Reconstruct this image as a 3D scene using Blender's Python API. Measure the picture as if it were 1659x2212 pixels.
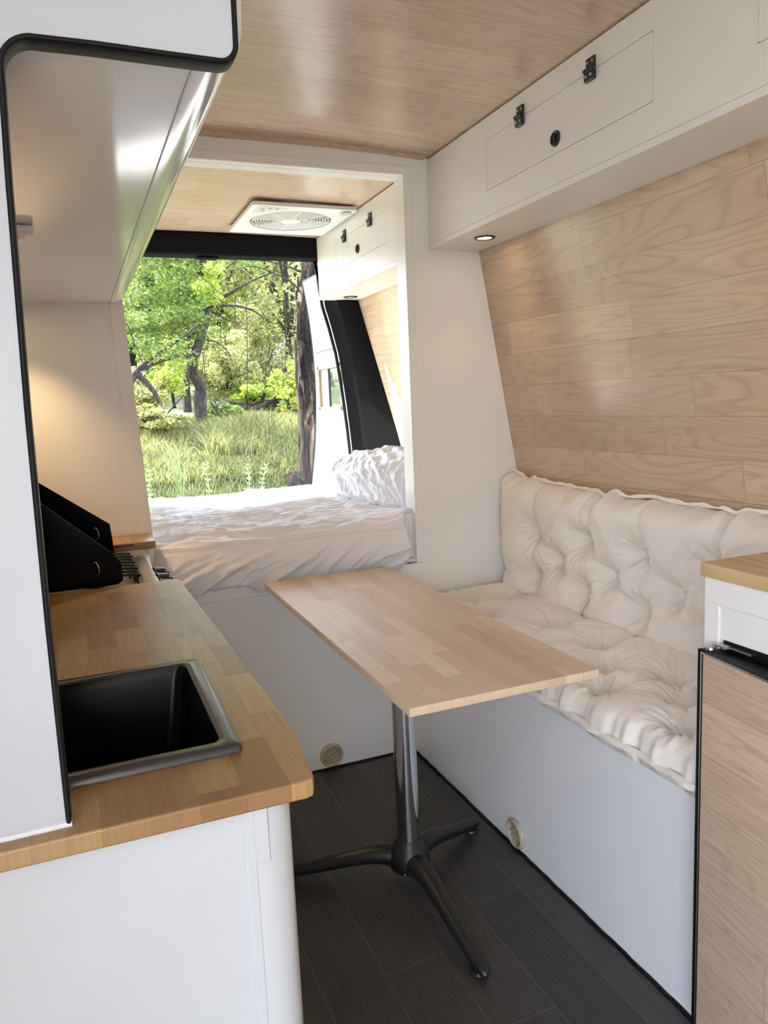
import bpy, bmesh, math, random
from mathutils import Vector, Matrix, noise

# ------------------------------------------------------------------ scene, camera, light
for o in list(bpy.data.objects): bpy.data.objects.remove(o)
scene = bpy.context.scene
C = scene.collection
RT_R = Vector((0.92377366, -0.38059409, -0.04231272))
RT_U = Vector((0.09381371, 0.11779589, 0.98859654))
RT_F = Vector((0.37126974, 0.91720895, -0.14452168))
cam_d = bpy.data.cameras.new('camera'); cam = bpy.data.objects.new('camera', cam_d); C.objects.link(cam)
m = Matrix((RT_R, RT_U, -RT_F)).transposed().to_4x4(); m.translation = Vector((0, 0, 1.29576)); cam.matrix_world = m
cam_d.sensor_fit = 'VERTICAL'; cam_d.sensor_height = 24.0; cam_d.lens = 1632.9 / 2212 * 24.0
cam_d.clip_start = 0.02; cam_d.clip_end = 200
scene.camera = cam

EXPOSURE = 1.20
SKY_STRENGTH = 3.6
SUN_STRENGTH = 9.5
scene.cycles.max_bounces = 6; scene.cycles.diffuse_bounces = 5; scene.cycles.glossy_bounces = 3; scene.cycles.transmission_bounces = 4; scene.cycles.use_adaptive_sampling = True; scene.cycles.adaptive_threshold = 0.08; scene.cycles.adaptive_min_samples = 16
scene.view_settings.view_transform = 'Standard'; scene.view_settings.look = 'None'
scene.view_settings.exposure = EXPOSURE; scene.view_settings.gamma = 1.0
scene.view_settings.use_curve_mapping = False

world = bpy.data.worlds.new('world'); scene.world = world; world.use_nodes = True
wn = world.node_tree.nodes; wl = world.node_tree.links; wn.clear()
w_out = wn.new('ShaderNodeOutputWorld'); w_bg = wn.new('ShaderNodeBackground')
w_geo = wn.new('ShaderNodeTexCoord'); w_sep = wn.new('ShaderNodeSeparateXYZ'); w_ramp = wn.new('ShaderNodeValToRGB')
wl.new(w_geo.outputs['Generated'], w_sep.inputs[0]); wl.new(w_sep.outputs['Z'], w_ramp.inputs[0])
w_ramp.color_ramp.elements[0].position = 0.0; w_ramp.color_ramp.elements[0].color = (0.90, 0.935, 1.0, 1)
w_ramp.color_ramp.elements[1].position = 0.7; w_ramp.color_ramp.elements[1].color = (0.42, 0.58, 0.92, 1)
wl.new(w_ramp.outputs[0], w_bg.inputs['Color']); w_bg.inputs['Strength'].default_value = SKY_STRENGTH
wl.new(w_bg.outputs[0], w_out.inputs[0])

SUN_DIR = Vector((0.95, -1.0, -1.7)).normalized()
sun_d = bpy.data.lights.new('sun', 'SUN'); sun_d.energy = SUN_STRENGTH; sun_d.angle = math.radians(0.6); sun_d.color = (1.0, 0.95, 0.86)
sun = bpy.data.objects.new('sun', sun_d); C.objects.link(sun)
sun.rotation_euler = (-SUN_DIR).to_track_quat('Z', 'Y').to_euler(); sun.location = (-3, 8, 10)
random.seed(7)
PI = math.pi
B = 2.456           # front face of the partition in front of the bed

# ------------------------------------------------------------------ helpers
def obj(name, bm, mat, parent=None, smooth=False, auto=None):
    me = bpy.data.meshes.new(name); bm.to_mesh(me); bm.free()
    o = bpy.data.objects.new(name, me); C.objects.link(o)
    if mat is not None: me.materials.append(mat)
    if parent is not None: o.parent = parent
    if smooth: me.shade_smooth()
    if auto is not None: me.set_sharp_from_angle(angle=math.radians(auto))
    return o
def obj_s(name, bm, mat, parent=None, ang=35):
    return obj(name, bm, mat, parent, True, ang)
def thing(name, label, cat, loc=(0, 0, 0), group=None):
    o = bpy.data.objects.new(name, None); C.objects.link(o); o.location = loc; o.empty_display_size = 0.05
    return tag(o, label, cat, group)
def tag(o, label, cat, group=None, kind=None):
    o['label'] = label; o['category'] = cat
    if group: o['group'] = group
    if kind: o['kind'] = kind
    return o
def struct(o): o['kind'] = 'structure'; return o
def world_parent(ch, root):
    """child geometry was written in world coordinates: keep it where it stands under a moved root"""
    ch.parent = root; ch.matrix_parent_inverse = Matrix.Translation(root.location).inverted(); return ch
def wobj(name, bm, mat, root, smooth=True, auto=35):
    """part in world coordinates under root: bakes the offset into the vertices"""
    off = Vector(root.location)
    p = root.parent
    while p is not None: off += Vector(p.location); p = p.parent
    bmesh.ops.translate(bm, verts=bm.verts, vec=-off)
    return obj(name, bm, mat, root, smooth, auto if smooth else None)

def box(bm, x0, x1, y0, y1, z0, z1, bev=0.0, seg=2):
    r = bmesh.ops.create_cube(bm, size=1.0)
    vs = r['verts']
    for v in vs:
        v.co = Vector((x0 + (v.co.x + .5) * (x1 - x0), y0 + (v.co.y + .5) * (y1 - y0), z0 + (v.co.z + .5) * (z1 - z0)))
    if bev > 0:
        es = list({e for v in vs for e in v.link_edges})
        bmesh.ops.bevel(bm, geom=es, offset=bev, segments=seg, profile=0.5, affect='EDGES')
    return bm
def B_(x0, x1, y0, y1, z0, z1, bev=0.0, seg=2):
    return box(bmesh.new(), x0, x1, y0, y1, z0, z1, bev, seg)
def prism(bm, pts, axis, a, b):
    """polygon pts (2D) extruded along axis between a and b. axis 'y': pts are (x,z); 'x': (y,z); 'z': (x,y)"""
    def P(p, t):
        return {'y': (p[0], t, p[1]), 'x': (t, p[0], p[1]), 'z': (p[0], p[1], t)}[axis]
    v0 = [bm.verts.new(P(p, a)) for p in pts]; v1 = [bm.verts.new(P(p, b)) for p in pts]
    bm.faces.new(v0); bm.faces.new(list(reversed(v1)))
    n = len(pts)
    for i in range(n): bm.faces.new((v0[i], v1[i], v1[(i + 1) % n], v0[(i + 1) % n]))
    bmesh.ops.recalc_face_normals(bm, faces=bm.faces)
    return bm
def rrect(x0, x1, y0, y1, r, n=6):
    pts = []
    for cx, cy, a0 in ((x1 - r, y1 - r, 0), (x0 + r, y1 - r, 90), (x0 + r, y0 + r, 180), (x1 - r, y0 + r, 270)):
        for i in range(n + 1):
            a = math.radians(a0 + 90 * i / n); pts.append((cx + r * math.cos(a), cy + r * math.sin(a)))
    return pts
def ring_frame(bm, outer, inner, axis, a, b):
    """frame between two same-count outlines"""
    def P(p, t):
        return {'y': (p[0], t, p[1]), 'x': (t, p[0], p[1]), 'z': (p[0], p[1], t)}[axis]
    n = len(outer)
    o0 = [bm.verts.new(P(p, a)) for p in outer]; o1 = [bm.verts.new(P(p, b)) for p in outer]
    i0 = [bm.verts.new(P(p, a)) for p in inner]; i1 = [bm.verts.new(P(p, b)) for p in inner]
    for i in range(n):
        j = (i + 1) % n
        bm.faces.new((o0[i], o0[j], o1[j], o1[i])); bm.faces.new((i0[i], i1[i], i1[j], i0[j]))
        bm.faces.new((o0[i], i0[i], i0[j], o0[j])); bm.faces.new((o1[i], o1[j], i1[j], i1[i]))
    bmesh.ops.recalc_face_normals(bm, faces=bm.faces)
    return bm
def tube(bm, pts, rad, seg=10, cap=True, sx=1.0, up=Vector((0, 0, 1))):
    """tube through pts with radius per point; sx squashes the section along its 'side' axis"""
    pts = [Vector(p) for p in pts]
    if not isinstance(rad, (list, tuple)): rad = [rad] * len(pts)
    rings = []
    side_prev = None
    for i, p in enumerate(pts):
        d = (pts[min(i + 1, len(pts) - 1)] - pts[max(i - 1, 0)]).normalized()
        s = d.cross(up)
        if s.length < 1e-3: s = side_prev or d.cross(Vector((1, 0, 0)))
        s.normalize()
        if side_prev is not None and s.dot(side_prev) < 0: s = -s
        side_prev = s; t = s.cross(d).normalized()
        rings.append([bm.verts.new(p + s * math.cos(2 * PI * k / seg) * rad[i] * sx + t * math.sin(2 * PI * k / seg) * rad[i]) for k in range(seg)])
    for a, b in zip(rings, rings[1:]):
        for k in range(seg): bm.faces.new((a[k], a[(k + 1) % seg], b[(k + 1) % seg], b[k]))
    if cap:
        bm.faces.new(list(reversed(rings[0]))); bm.faces.new(rings[-1])
    bmesh.ops.recalc_face_normals(bm, faces=bm.faces)
    return bm
def spline(pts, n=8):
    pts = [Vector(p) for p in pts]; out = []
    for i in range(len(pts) - 1):
        p0 = pts[max(i - 1, 0)]; p1 = pts[i]; p2 = pts[i + 1]; p3 = pts[min(i + 2, len(pts) - 1)]
        for k in range(n):
            t = k / n
            out.append(0.5 * ((2 * p1) + (-p0 + p2) * t + (2 * p0 - 5 * p1 + 4 * p2 - p3) * t * t + (-p0 + 3 * p1 - 3 * p2 + p3) * t ** 3))
    out.append(pts[-1]); return out
def lerp_list(vals, n):
    out = []
    for i in range(len(vals) - 1):
        for k in range(n): out.append(vals[i] + (vals[i + 1] - vals[i]) * k / n)
    out.append(vals[-1]); return out
def lathe(bm, prof, center, axis='z', seg=32):
    """prof = [(r, h)]; spun about axis through center"""
    c = Vector(center); rings = []
    ax = {'x': (Vector((0, 1, 0)), Vector((0, 0, 1)), Vector((1, 0, 0))), 'y': (Vector((1, 0, 0)), Vector((0, 0, 1)), Vector((0, 1, 0))), 'z': (Vector((1, 0, 0)), Vector((0, 1, 0)), Vector((0, 0, 1)))}[axis]
    for r, h in prof:
        if r < 1e-6: rings.append([bm.verts.new(c + ax[2] * h)])
        else: rings.append([bm.verts.new(c + (ax[0] * math.cos(2 * PI * k / seg) + ax[1] * math.sin(2 * PI * k / seg)) * r + ax[2] * h) for k in range(seg)])
    for a, b in zip(rings, rings[1:]):
        for k in range(seg):
            j = (k + 1) % seg
            if len(a) == 1 and len(b) == 1: continue
            if len(a) == 1: bm.faces.new((a[0], b[k], b[j]))
            elif len(b) == 1: bm.faces.new((a[k], b[0], a[j]))
            else: bm.faces.new((a[k], a[j], b[j], b[k]))
    bmesh.ops.recalc_face_normals(bm, faces=bm.faces)
    return bm

# ------------------------------------------------------------------ materials
MATS = {}
def base_mat(name):
    mt = bpy.data.materials.new(name); mt.use_nodes = True
    return mt, mt.node_tree.nodes, mt.node_tree.links, mt.node_tree.nodes['Principled BSDF']
def simple(name, col, rough=0.5, metal=0.0, spec=0.5, bump=0.0, bscale=200.0, coat=0.0, var=0.0, vscale=6.0, sheen=0.0):
    mt, n, l, p = base_mat(name)
    p.inputs['Base Color'].default_value = (*col, 1); p.inputs['Roughness'].default_value = rough
    p.inputs['Metallic'].default_value = metal; p.inputs['Specular IOR Level'].default_value = spec
    p.inputs['Coat Weight'].default_value = coat; p.inputs['Coat Roughness'].default_value = 0.08
    p.inputs['Sheen Weight'].default_value = sheen
    tc = n.new('ShaderNodeTexCoord')
    nz = n.new('ShaderNodeTexNoise'); nz.inputs['Scale'].default_value = vscale; nz.inputs['Detail'].default_value = 4
    l.new(tc.outputs['Object'], nz.inputs['Vector'])
    mx = n.new('ShaderNodeMix'); mx.data_type = 'RGBA'
    v = max(var, 0.02)
    mx.inputs[6].default_value = (*[c * (1 - v) for c in col], 1); mx.inputs[7].default_value = (*[min(1, c * (1 + v)) for c in col], 1)
    l.new(nz.outputs['Fac'], mx.inputs[0]); l.new(mx.outputs[2], p.inputs['Base Color'])
    if bump > 0:
        nb = n.new('ShaderNodeTexNoise'); nb.inputs['Scale'].default_value = bscale; nb.inputs['Detail'].default_value = 3
        l.new(tc.outputs['Object'], nb.inputs['Vector'])
        bp = n.new('ShaderNodeBump'); bp.inputs['Strength'].default_value = bump; bp.inputs['Distance'].default_value = 0.002
        l.new(nb.outputs['Fac'], bp.inputs['Height']); l.new(bp.outputs[0], p.inputs['Normal'])
    MATS[name] = mt; return mt

def plank_mat(name, u, v, row, length, tones, grain_col, rough=0.35, seam=0.0012, seam_col=(0.1, 0.07, 0.05), v0=0.0, grain=0.35, rings=0.3, gu=3.0, gv=90.0, bump=0.15, wave_bump=0.0, seam_mix=0.6, rseed=0.0, cu=1.6, cv=11.0, ring_n=16.0, coat=0.0, rvar=0.5):
    mt, n, l, p = base_mat(name)
    def M(op, a, b=None, c=None):
        q = n.new('ShaderNodeMath'); q.operation = op
        for i, x in enumerate((a, b, c)):
            if x is None: continue
            if isinstance(x, (int, float)): q.inputs[i].default_value = x
            else: l.new(x, q.inputs[i])
        return q.outputs[0]
    tc = n.new('ShaderNodeTexCoord'); sp = n.new('ShaderNodeSeparateXYZ'); l.new(tc.outputs['Object'], sp.inputs[0])
    U = sp.outputs['XYZ'.index(u)]; V = sp.outputs['XYZ'.index(v)]
    r = M('ADD', M('DIVIDE', V, row), v0); ri = M('FLOOR', r); rf = M('FRACT', r)
    w1 = n.new('ShaderNodeTexWhiteNoise'); w1.noise_dimensions = '1D'; l.new(M('ADD', ri, 3.7 + rseed), w1.inputs['W'])
    c = M('ADD', M('DIVIDE', U, length), M('MULTIPLY', w1.outputs['Value'], 7.3)); ci = M('FLOOR', c); cf = M('FRACT', c)
    cb = n.new('ShaderNodeCombineXYZ'); l.new(ri, cb.inputs[0]); l.new(ci, cb.inputs[1]); cb.inputs[2].default_value = rseed
    w2 = n.new('ShaderNodeTexWhiteNoise'); w2.noise_dimensions = '3D'; l.new(cb.outputs[0], w2.inputs['Vector'])
    ID = w2.outputs['Value']
    rp = n.new('ShaderNodeValToRGB'); rp.color_ramp.interpolation = 'LINEAR'
    els = rp.color_ramp.elements
    els[0].position = 0; els[0].color = (*tones[0], 1); els[1].position = 1; els[1].color = (*tones[-1], 1)
    for i, t in enumerate(tones[1:-1]): e = els.new((i + 1) / (len(tones) - 1)); e.color = (*t, 1)
    l.new(ID, rp.inputs[0])
    # fine grain along u
    g = n.new('ShaderNodeCombineXYZ'); l.new(M('ADD', M('MULTIPLY', U, gu), M('MULTIPLY', ID, 37.0)), g.inputs[0]); l.new(M('MULTIPLY', V, gv), g.inputs[1]); l.new(M('MULTIPLY', ID, 50.0), g.inputs[2])
    nz = n.new('ShaderNodeTexNoise'); nz.inputs['Scale'].default_value = 1.0; nz.inputs['Detail'].default_value = 5; nz.inputs['Roughness'].default_value = 0.65; nz.inputs['Distortion'].default_value = 0.6
    l.new(g.outputs[0], nz.inputs['Vector'])
    gr = n.new('ShaderNodeMapRange'); gr.inputs[1].default_value = 0.42; gr.inputs[2].default_value = 0.72; l.new(nz.outputs['Fac'], gr.inputs[0])
    # cathedral rings
    g2 = n.new('ShaderNodeCombineXYZ'); l.new(M('ADD', M('MULTIPLY', U, cu), M('MULTIPLY', ID, 17.0)), g2.inputs[0]); l.new(M('MULTIPLY', V, cv), g2.inputs[1]); l.new(M('MULTIPLY', ID, 23.0), g2.inputs[2])
    n2 = n.new('ShaderNodeTexNoise'); n2.inputs['Scale'].default_value = 1.0; n2.inputs['Detail'].default_value = 1.5; n2.inputs['Distortion'].default_value = 0.15
    l.new(g2.outputs[0], n2.inputs['Vector'])
    sn = M('SINE', M('MULTIPLY', n2.outputs['Fac'], ring_n * 2 * PI))
    rg = M('MULTIPLY', M('POWER', M('MULTIPLY_ADD', sn, 0.5, 0.5), 4.0), M('MULTIPLY_ADD', nz.outputs['Fac'], 1.2, 0.1))
    mix1 = n.new('ShaderNodeMix'); mix1.data_type = 'RGBA'; mix1.inputs[7].default_value = (*grain_col, 1)
    l.new(M('MULTIPLY', gr.outputs[0], grain), mix1.inputs[0]); l.new(rp.outputs[0], mix1.inputs[6])
    mix2 = n.new('ShaderNodeMix'); mix2.data_type = 'RGBA'; mix2.inputs[7].default_value = (*grain_col, 1)
    l.new(M('MULTIPLY', rg, rings), mix2.inputs[0]); l.new(mix1.outputs[2], mix2.inputs[6])
    # seams
    d1 = M('MULTIPLY', M('MINIMUM', rf, M('SUBTRACT', 1.0, rf)), row); d2 = M('MULTIPLY', M('MINIMUM', cf, M('SUBTRACT', 1.0, cf)), length)
    sm = M('LESS_THAN', M('MINIMUM', d1, d2), seam * 0.5)
    mix3 = n.new('ShaderNodeMix'); mix3.data_type = 'RGBA'; mix3.inputs[7].default_value = (*seam_col, 1)
    l.new(M('MULTIPLY', sm, seam_mix), mix3.inputs[0]); l.new(mix2.outputs[2], mix3.inputs[6])
    l.new(mix3.outputs[2], p.inputs['Base Color'])
    p.inputs['Roughness'].default_value = rough; p.inputs['Coat Weight'].default_value = coat; p.inputs['Coat Roughness'].default_value = 0.12
    rr = M('MULTIPLY_ADD', nz.outputs['Fac'], rvar * rough, rough * (1 - rvar * 0.5)); l.new(rr, p.inputs['Roughness'])
    hgt = M('SUBTRACT', M('MULTIPLY', nz.outputs['Fac'], 0.5), sm)
    bp = n.new('ShaderNodeBump'); bp.inputs['Strength'].default_value = bump; bp.inputs['Distance'].default_value = 0.001; l.new(hgt, bp.inputs['Height'])
    last = bp.outputs[0]
    if wave_bump > 0:
        nw = n.new('ShaderNodeTexNoise'); nw.inputs['Scale'].default_value = 3.0; nw.inputs['Detail'].default_value = 2; l.new(tc.outputs['Object'], nw.inputs['Vector'])
        b2 = n.new('ShaderNodeBump'); b2.inputs['Strength'].default_value = wave_bump; b2.inputs['Distance'].default_value = 0.02
        l.new(nw.outputs['Fac'], b2.inputs['Height']); l.new(last, b2.inputs['Normal']); last = b2.outputs[0]
    l.new(last, p.inputs['Normal'])
    MATS[name] = mt; return mt

WHITE = simple('white_board', (0.85, 0.82, 0.775), 0.30, bump=0.05, bscale=60, var=0.015, vscale=2)
GLOSS = simple('white_gloss', (0.84, 0.83, 0.805), 0.10, bump=0.04, bscale=7, coat=0.5, var=0.015, vscale=2)
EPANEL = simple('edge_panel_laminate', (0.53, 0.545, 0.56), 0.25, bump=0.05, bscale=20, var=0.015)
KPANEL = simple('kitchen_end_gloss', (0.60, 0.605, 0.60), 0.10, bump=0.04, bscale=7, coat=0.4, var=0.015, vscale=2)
PANEL = simple('end_panel_paint', (0.86, 0.86, 0.855), 0.22, bump=0.05, bscale=20, var=0.015)
PAINTW = simple('painted_wood_white', (0.84, 0.81, 0.77), 0.40, bump=0.15, bscale=90, var=0.03)
CAULK = simple('white_caulk', (0.80, 0.80, 0.79), 0.45, bump=0.4, bscale=120)
RUBBER = simple('black_rubber', (0.006, 0.006, 0.006), 0.5, spec=0.25)
FELT = simple('black_carpet', (0.006, 0.006, 0.007), 0.95, spec=0.15, bump=0.8, bscale=900, var=0.3, vscale=400)
BLACKP = simple('black_plastic', (0.02, 0.019, 0.018), 0.35)
GLASSB = simple('black_enamel', (0.003, 0.003, 0.005), 0.20, spec=0.12)
CAST = simple('black_cast_iron', (0.012, 0.012, 0.012), 0.38, bump=0.2, bscale=300)
CHROME = simple('chrome', (0.62, 0.62, 0.63), 0.10, metal=1.0)
STEEL = simple('brushed_steel', (0.55, 0.54, 0.51), 0.28, metal=1.0)
SINKM = simple('black_sink', (0.003, 0.003, 0.004), 0.22, spec=0.18)
SINKR = simple('dark_grey_sink_rim', (0.10, 0.095, 0.09), 0.24, metal=0.6)
BEIGE = simple('beige_plastic', (0.46, 0.40, 0.29), 0.4)
PLAST = simple('white_plastic', (0.72, 0.71, 0.69), 0.4)
GREYP = simple('grey_plastic', (0.45, 0.45, 0.44), 0.4)
DUVET = simple('white_duvet_cotton', (0.84, 0.82, 0.81), 0.85, bump=0.25, bscale=500, var=0.015, sheen=0.2)
CUSH = simple('cream_cushion_cotton', (0.86, 0.79, 0.695), 0.72, bump=0.3, bscale=450, var=0.03, vscale=9, sheen=0.25)
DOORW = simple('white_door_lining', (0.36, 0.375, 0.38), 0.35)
PALEW = simple('pale_pine', (0.34, 0.26, 0.12), 0.5)
CANVAS_L = simple('lamp_ring_brass', (0.05, 0.04, 0.03), 0.3, metal=0.7)
WALLWOOD = plank_mat('oak_vinyl_wall', 'Y', 'Z', 0.109, 0.637, [(0.56, 0.40, 0.26), (0.66, 0.485, 0.325), (0.60, 0.435, 0.29), (0.72, 0.535, 0.365)], (0.35, 0.235, 0.155), rough=0.27, coat=0.35, v0=0.78, grain=0.62, rings=0.45, gu=4, gv=190, bump=0.15, wave_bump=0.12, seam_mix=0.6, cu=1.1, cv=7, ring_n=21)
CEILWOOD = plank_mat('oak_vinyl_ceiling', 'X', 'Y', 0.135, 0.80, [(0.58, 0.42, 0.305), (0.65, 0.485, 0.355), (0.61, 0.45, 0.325), (0.68, 0.515, 0.385)], (0.37, 0.25, 0.18), rough=0.24, coat=0.25, v0=0.3, grain=0.40, rings=0.35, gu=3, gv=120, bump=0.12, wave_bump=0.22, seam_mix=0.4, rseed=5, cu=1.5, cv=10)
FLOORW = plank_mat('dark_vinyl_floor', 'Y', 'X', 0.1475, 0.77, [(0.042, 0.039, 0.037), (0.056, 0.052, 0.049), (0.049, 0.045, 0.042), (0.066, 0.062, 0.059)], (0.014, 0.013, 0.012), rough=0.42, seam=0.0014, seam_col=(0.16, 0.15, 0.14), v0=0.305, grain=0.6, rings=0.1, gu=8, gv=180, bump=0.35, seam_mix=0.85, rseed=2)
TABLEW = plank_mat('beech_block_table', 'Y', 'X', 0.0425, 0.30, [(0.63, 0.46, 0.30), (0.78, 0.61, 0.43), (0.71, 0.54, 0.37), (0.84, 0.68, 0.50)], (0.56, 0.41, 0.27), rough=0.42, seam=0.0006, seam_col=(0.30, 0.2, 0.12), grain=0.4, rings=0.12, gu=6, gv=260, bump=0.08, seam_mix=0.4, rseed=9)
COUNTERW = plank_mat('oiled_beech_worktop', 'Y', 'X', 0.047, 0.155, [(0.27, 0.14, 0.055), (0.43, 0.25, 0.10), (0.48, 0.295, 0.12), (0.37, 0.21, 0.083), (0.53, 0.33, 0.145)], (0.24, 0.12, 0.05), rough=0.34, seam=0.0006, seam_col=(0.16, 0.08, 0.04), grain=0.4, rings=0.15, gu=7, gv=240, bump=0.08, seam_mix=0.4, rseed=4, v0=0.2)
PINEW = plank_mat('golden_pine', 'Y', 'X', 0.12, 1.4, [(0.62, 0.41, 0.19), (0.72, 0.51, 0.27)], (0.36, 0.19, 0.07), rough=0.35, seam=0.0005, grain=0.45, rings=0.5, gu=2, gv=70, bump=0.05, rseed=11, cu=1.5, cv=16)
FRIDGEW = plank_mat('oak_vinyl_fridge_door', 'Y', 'Z', 0.105, 0.9, [(0.56, 0.41, 0.28), (0.64, 0.475, 0.33), (0.67, 0.50, 0.35)], (0.35, 0.235, 0.155), rough=0.32, v0=0.1, grain=0.5, rings=0.4, gu=4, gv=170, bump=0.12, seam_mix=0.5, rseed=3, cu=2.2, cv=13)

def emis(name, col, s):
    mt = bpy.data.materials.new(name); mt.use_nodes = True; n = mt.node_tree.nodes; n.clear()
    e = n.new('ShaderNodeEmission'); o = n.new('ShaderNodeOutputMaterial'); e.inputs[0].default_value = (*col, 1); e.inputs[1].default_value = s
    mt.node_tree.links.new(e.outputs[0], o.inputs[0]); return mt
LAMP = emis('warm_lamp', (1.0, 0.80, 0.50), 14)

def leaf_mat(name, cols, trans=0.5, rough=0.5):
    mt, n, l, p = base_mat(name)
    geo = n.new('ShaderNodeNewGeometry'); rp = n.new('ShaderNodeValToRGB'); els = rp.color_ramp.elements
    els[0].color = (*cols[0], 1); els[1].color = (*cols[-1], 1)
    for i, c in enumerate(cols[1:-1]): e = els.new((i + 1) / (len(cols) - 1)); e.color = (*c, 1)
    l.new(geo.outputs['Random Per Island'], rp.inputs[0]); l.new(rp.outputs[0], p.inputs['Base Color'])
    p.inputs['Roughness'].default_value = rough; p.inputs['Specular IOR Level'].default_value = 0.3
    tr = n.new('ShaderNodeBsdfTranslucent'); mx = n.new('ShaderNodeMixShader'); mx.inputs[0].default_value = trans
    l.new(rp.outputs[0], tr.inputs[0]); l.new(p.outputs[0], mx.inputs[1]); l.new(tr.outputs[0], mx.inputs[2])
    l.new(mx.outputs[0], n['Material Output'].inputs['Surface']); return mt
LEAF_G = leaf_mat('leaf_green', [(0.09, 0.14, 0.03), (0.16, 0.22, 0.05), (0.24, 0.30, 0.07)])
LEAF_Y = leaf_mat('leaf_yellow_green', [(0.26, 0.34, 0.05), (0.38, 0.46, 0.08), (0.50, 0.55, 0.12)])
LEAF_O = leaf_mat('leaf_olive', [(0.14, 0.14, 0.05), (0.33, 0.32, 0.11), (0.50, 0.47, 0.18)])
LEAF_B = leaf_mat('leaf_pale_olive', [(0.20, 0.20, 0.08), (0.42, 0.41, 0.15), (0.58, 0.54, 0.22)])
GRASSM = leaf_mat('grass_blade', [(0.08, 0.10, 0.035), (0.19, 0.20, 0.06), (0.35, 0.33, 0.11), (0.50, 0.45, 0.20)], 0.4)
GRASS_SHADE = leaf_mat('shade_toned_grass_blade', [(0.045, 0.06, 0.02), (0.10, 0.125, 0.04), (0.20, 0.215, 0.08), (0.30, 0.29, 0.13)], 0.35)  # grass tones darkened, partly to put tree shade into the colour
STEMG = leaf_mat('weed_green', [(0.28, 0.36, 0.14), (0.42, 0.50, 0.22), (0.55, 0.6, 0.3)], 0.4)
def bark_mat(name, cols, sc=(30, 30, 5), bump=0.9, dist=0.02):
    mt, n, l, p = base_mat(name)
    tc = n.new('ShaderNodeTexCoord'); mp = n.new('ShaderNodeMapping'); mp.inputs['Scale'].default_value = sc
    nz = n.new('ShaderNodeTexNoise'); nz.inputs['Scale'].default_value = 1.0; nz.inputs['Detail'].default_value = 6; nz.inputs['Distortion'].default_value = 1.2
    rp = n.new('ShaderNodeValToRGB'); els = rp.color_ramp.elements; els[0].position = 0.3; els[1].position = 0.7
    els[0].color = (*cols[0], 1); els[1].color = (*cols[-1], 1)
    for i, c in enumerate(cols[1:-1]): e = els.new(0.3 + 0.4 * (i + 1) / (len(cols) - 1)); e.color = (*c, 1)
    l.new(tc.outputs['Object'], mp.inputs[0]); l.new(mp.outputs[0], nz.inputs['Vector']); l.new(nz.outputs['Fac'], rp.inputs[0]); l.new(rp.outputs[0], p.inputs['Base Color'])
    bp = n.new('ShaderNodeBump'); bp.inputs['Strength'].default_value = bump; bp.inputs['Distance'].default_value = dist
    l.new(nz.outputs['Fac'], bp.inputs['Height']); l.new(bp.outputs[0], p.inputs['Normal']); p.inputs['Roughness'].default_value = 0.9
    return mt
BARK = bark_mat('brown_bark', [(0.008, 0.006, 0.004), (0.03, 0.021, 0.014), (0.085, 0.062, 0.042)])
BARKP = bark_mat('pale_bark', [(0.30, 0.26, 0.20), (0.42, 0.37, 0.30), (0.5, 0.46, 0.4)])
EUCA = bark_mat('peeling_gum_bark', [(0.004, 0.003, 0.003), (0.03, 0.02, 0.013), (0.085, 0.055, 0.034), (0.34, 0.25, 0.16)], sc=(9, 9, 1.6), bump=1.0, dist=0.05)
GROUNDM = simple('meadow_soil', (0.20, 0.20, 0.09), 0.95, bump=1.0, bscale=30, var=0.35, vscale=3)
OUTG = simple('dry_ground', (0.22, 0.215, 0.18), 0.95, bump=0.5, bscale=30, var=0.2, vscale=2)

# ------------------------------------------------------------------ van shell
def xwall(z): return 1.403 + (1.816 - z) * 0.1784
def wall_prof(t0, zs): return [(xwall(z) + t0, z) for z in zs]
XL = -0.38
# floor
struct(obj('floor', B_(XL, 1.70, -1.9, 3.82, -0.05, 0.0), FLOORW))
# curved ceiling: two slabs (living side and bed side)
def ceil_slab(y0, y1, zc, drop, cx, mat):
    bm = bmesh.new(); N = 24; x0, x1 = XL - 0.02, 1.70
    rows = []
    for y in (y0, y1):
        rows.append(([bm.verts.new((x0 + (x1 - x0) * i / N, y, zc - drop * (((x0 + (x1 - x0) * i / N) - cx) / 0.65) ** 2)) for i in range(N + 1)],
                     [bm.verts.new((x0 + (x1 - x0) * i / N, y, zc + 0.05)) for i in range(N + 1)]))
    (a0, b0), (a1, b1) = rows
    for i in range(N):
        bm.faces.new((a0[i], a0[i + 1], a1[i + 1], a1[i])); bm.faces.new((b0[i], b1[i], b1[i + 1], b0[i + 1]))
        bm.faces.new((a0[i], b0[i], b0[i + 1], a0[i + 1])); bm.faces.new((a1[i], a1[i + 1], b1[i + 1], b1[i]))
    bm.faces.new((a0[0], a1[0], b1[0], b0[0])); bm.faces.new((a0[N], b0[N], b1[N], a1[N]))
    bmesh.ops.recalc_face_normals(bm, faces=bm.faces)
    return struct(obj('ceiling', bm, mat, None, True, 40))
ceil_slab(-1.9, 2.45, 2.132, 0.022, 0.55, CEILWOOD)
ceil_slab(2.45, 3.76, 2.118, 0.010, 0.60, CEILWOOD)
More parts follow.
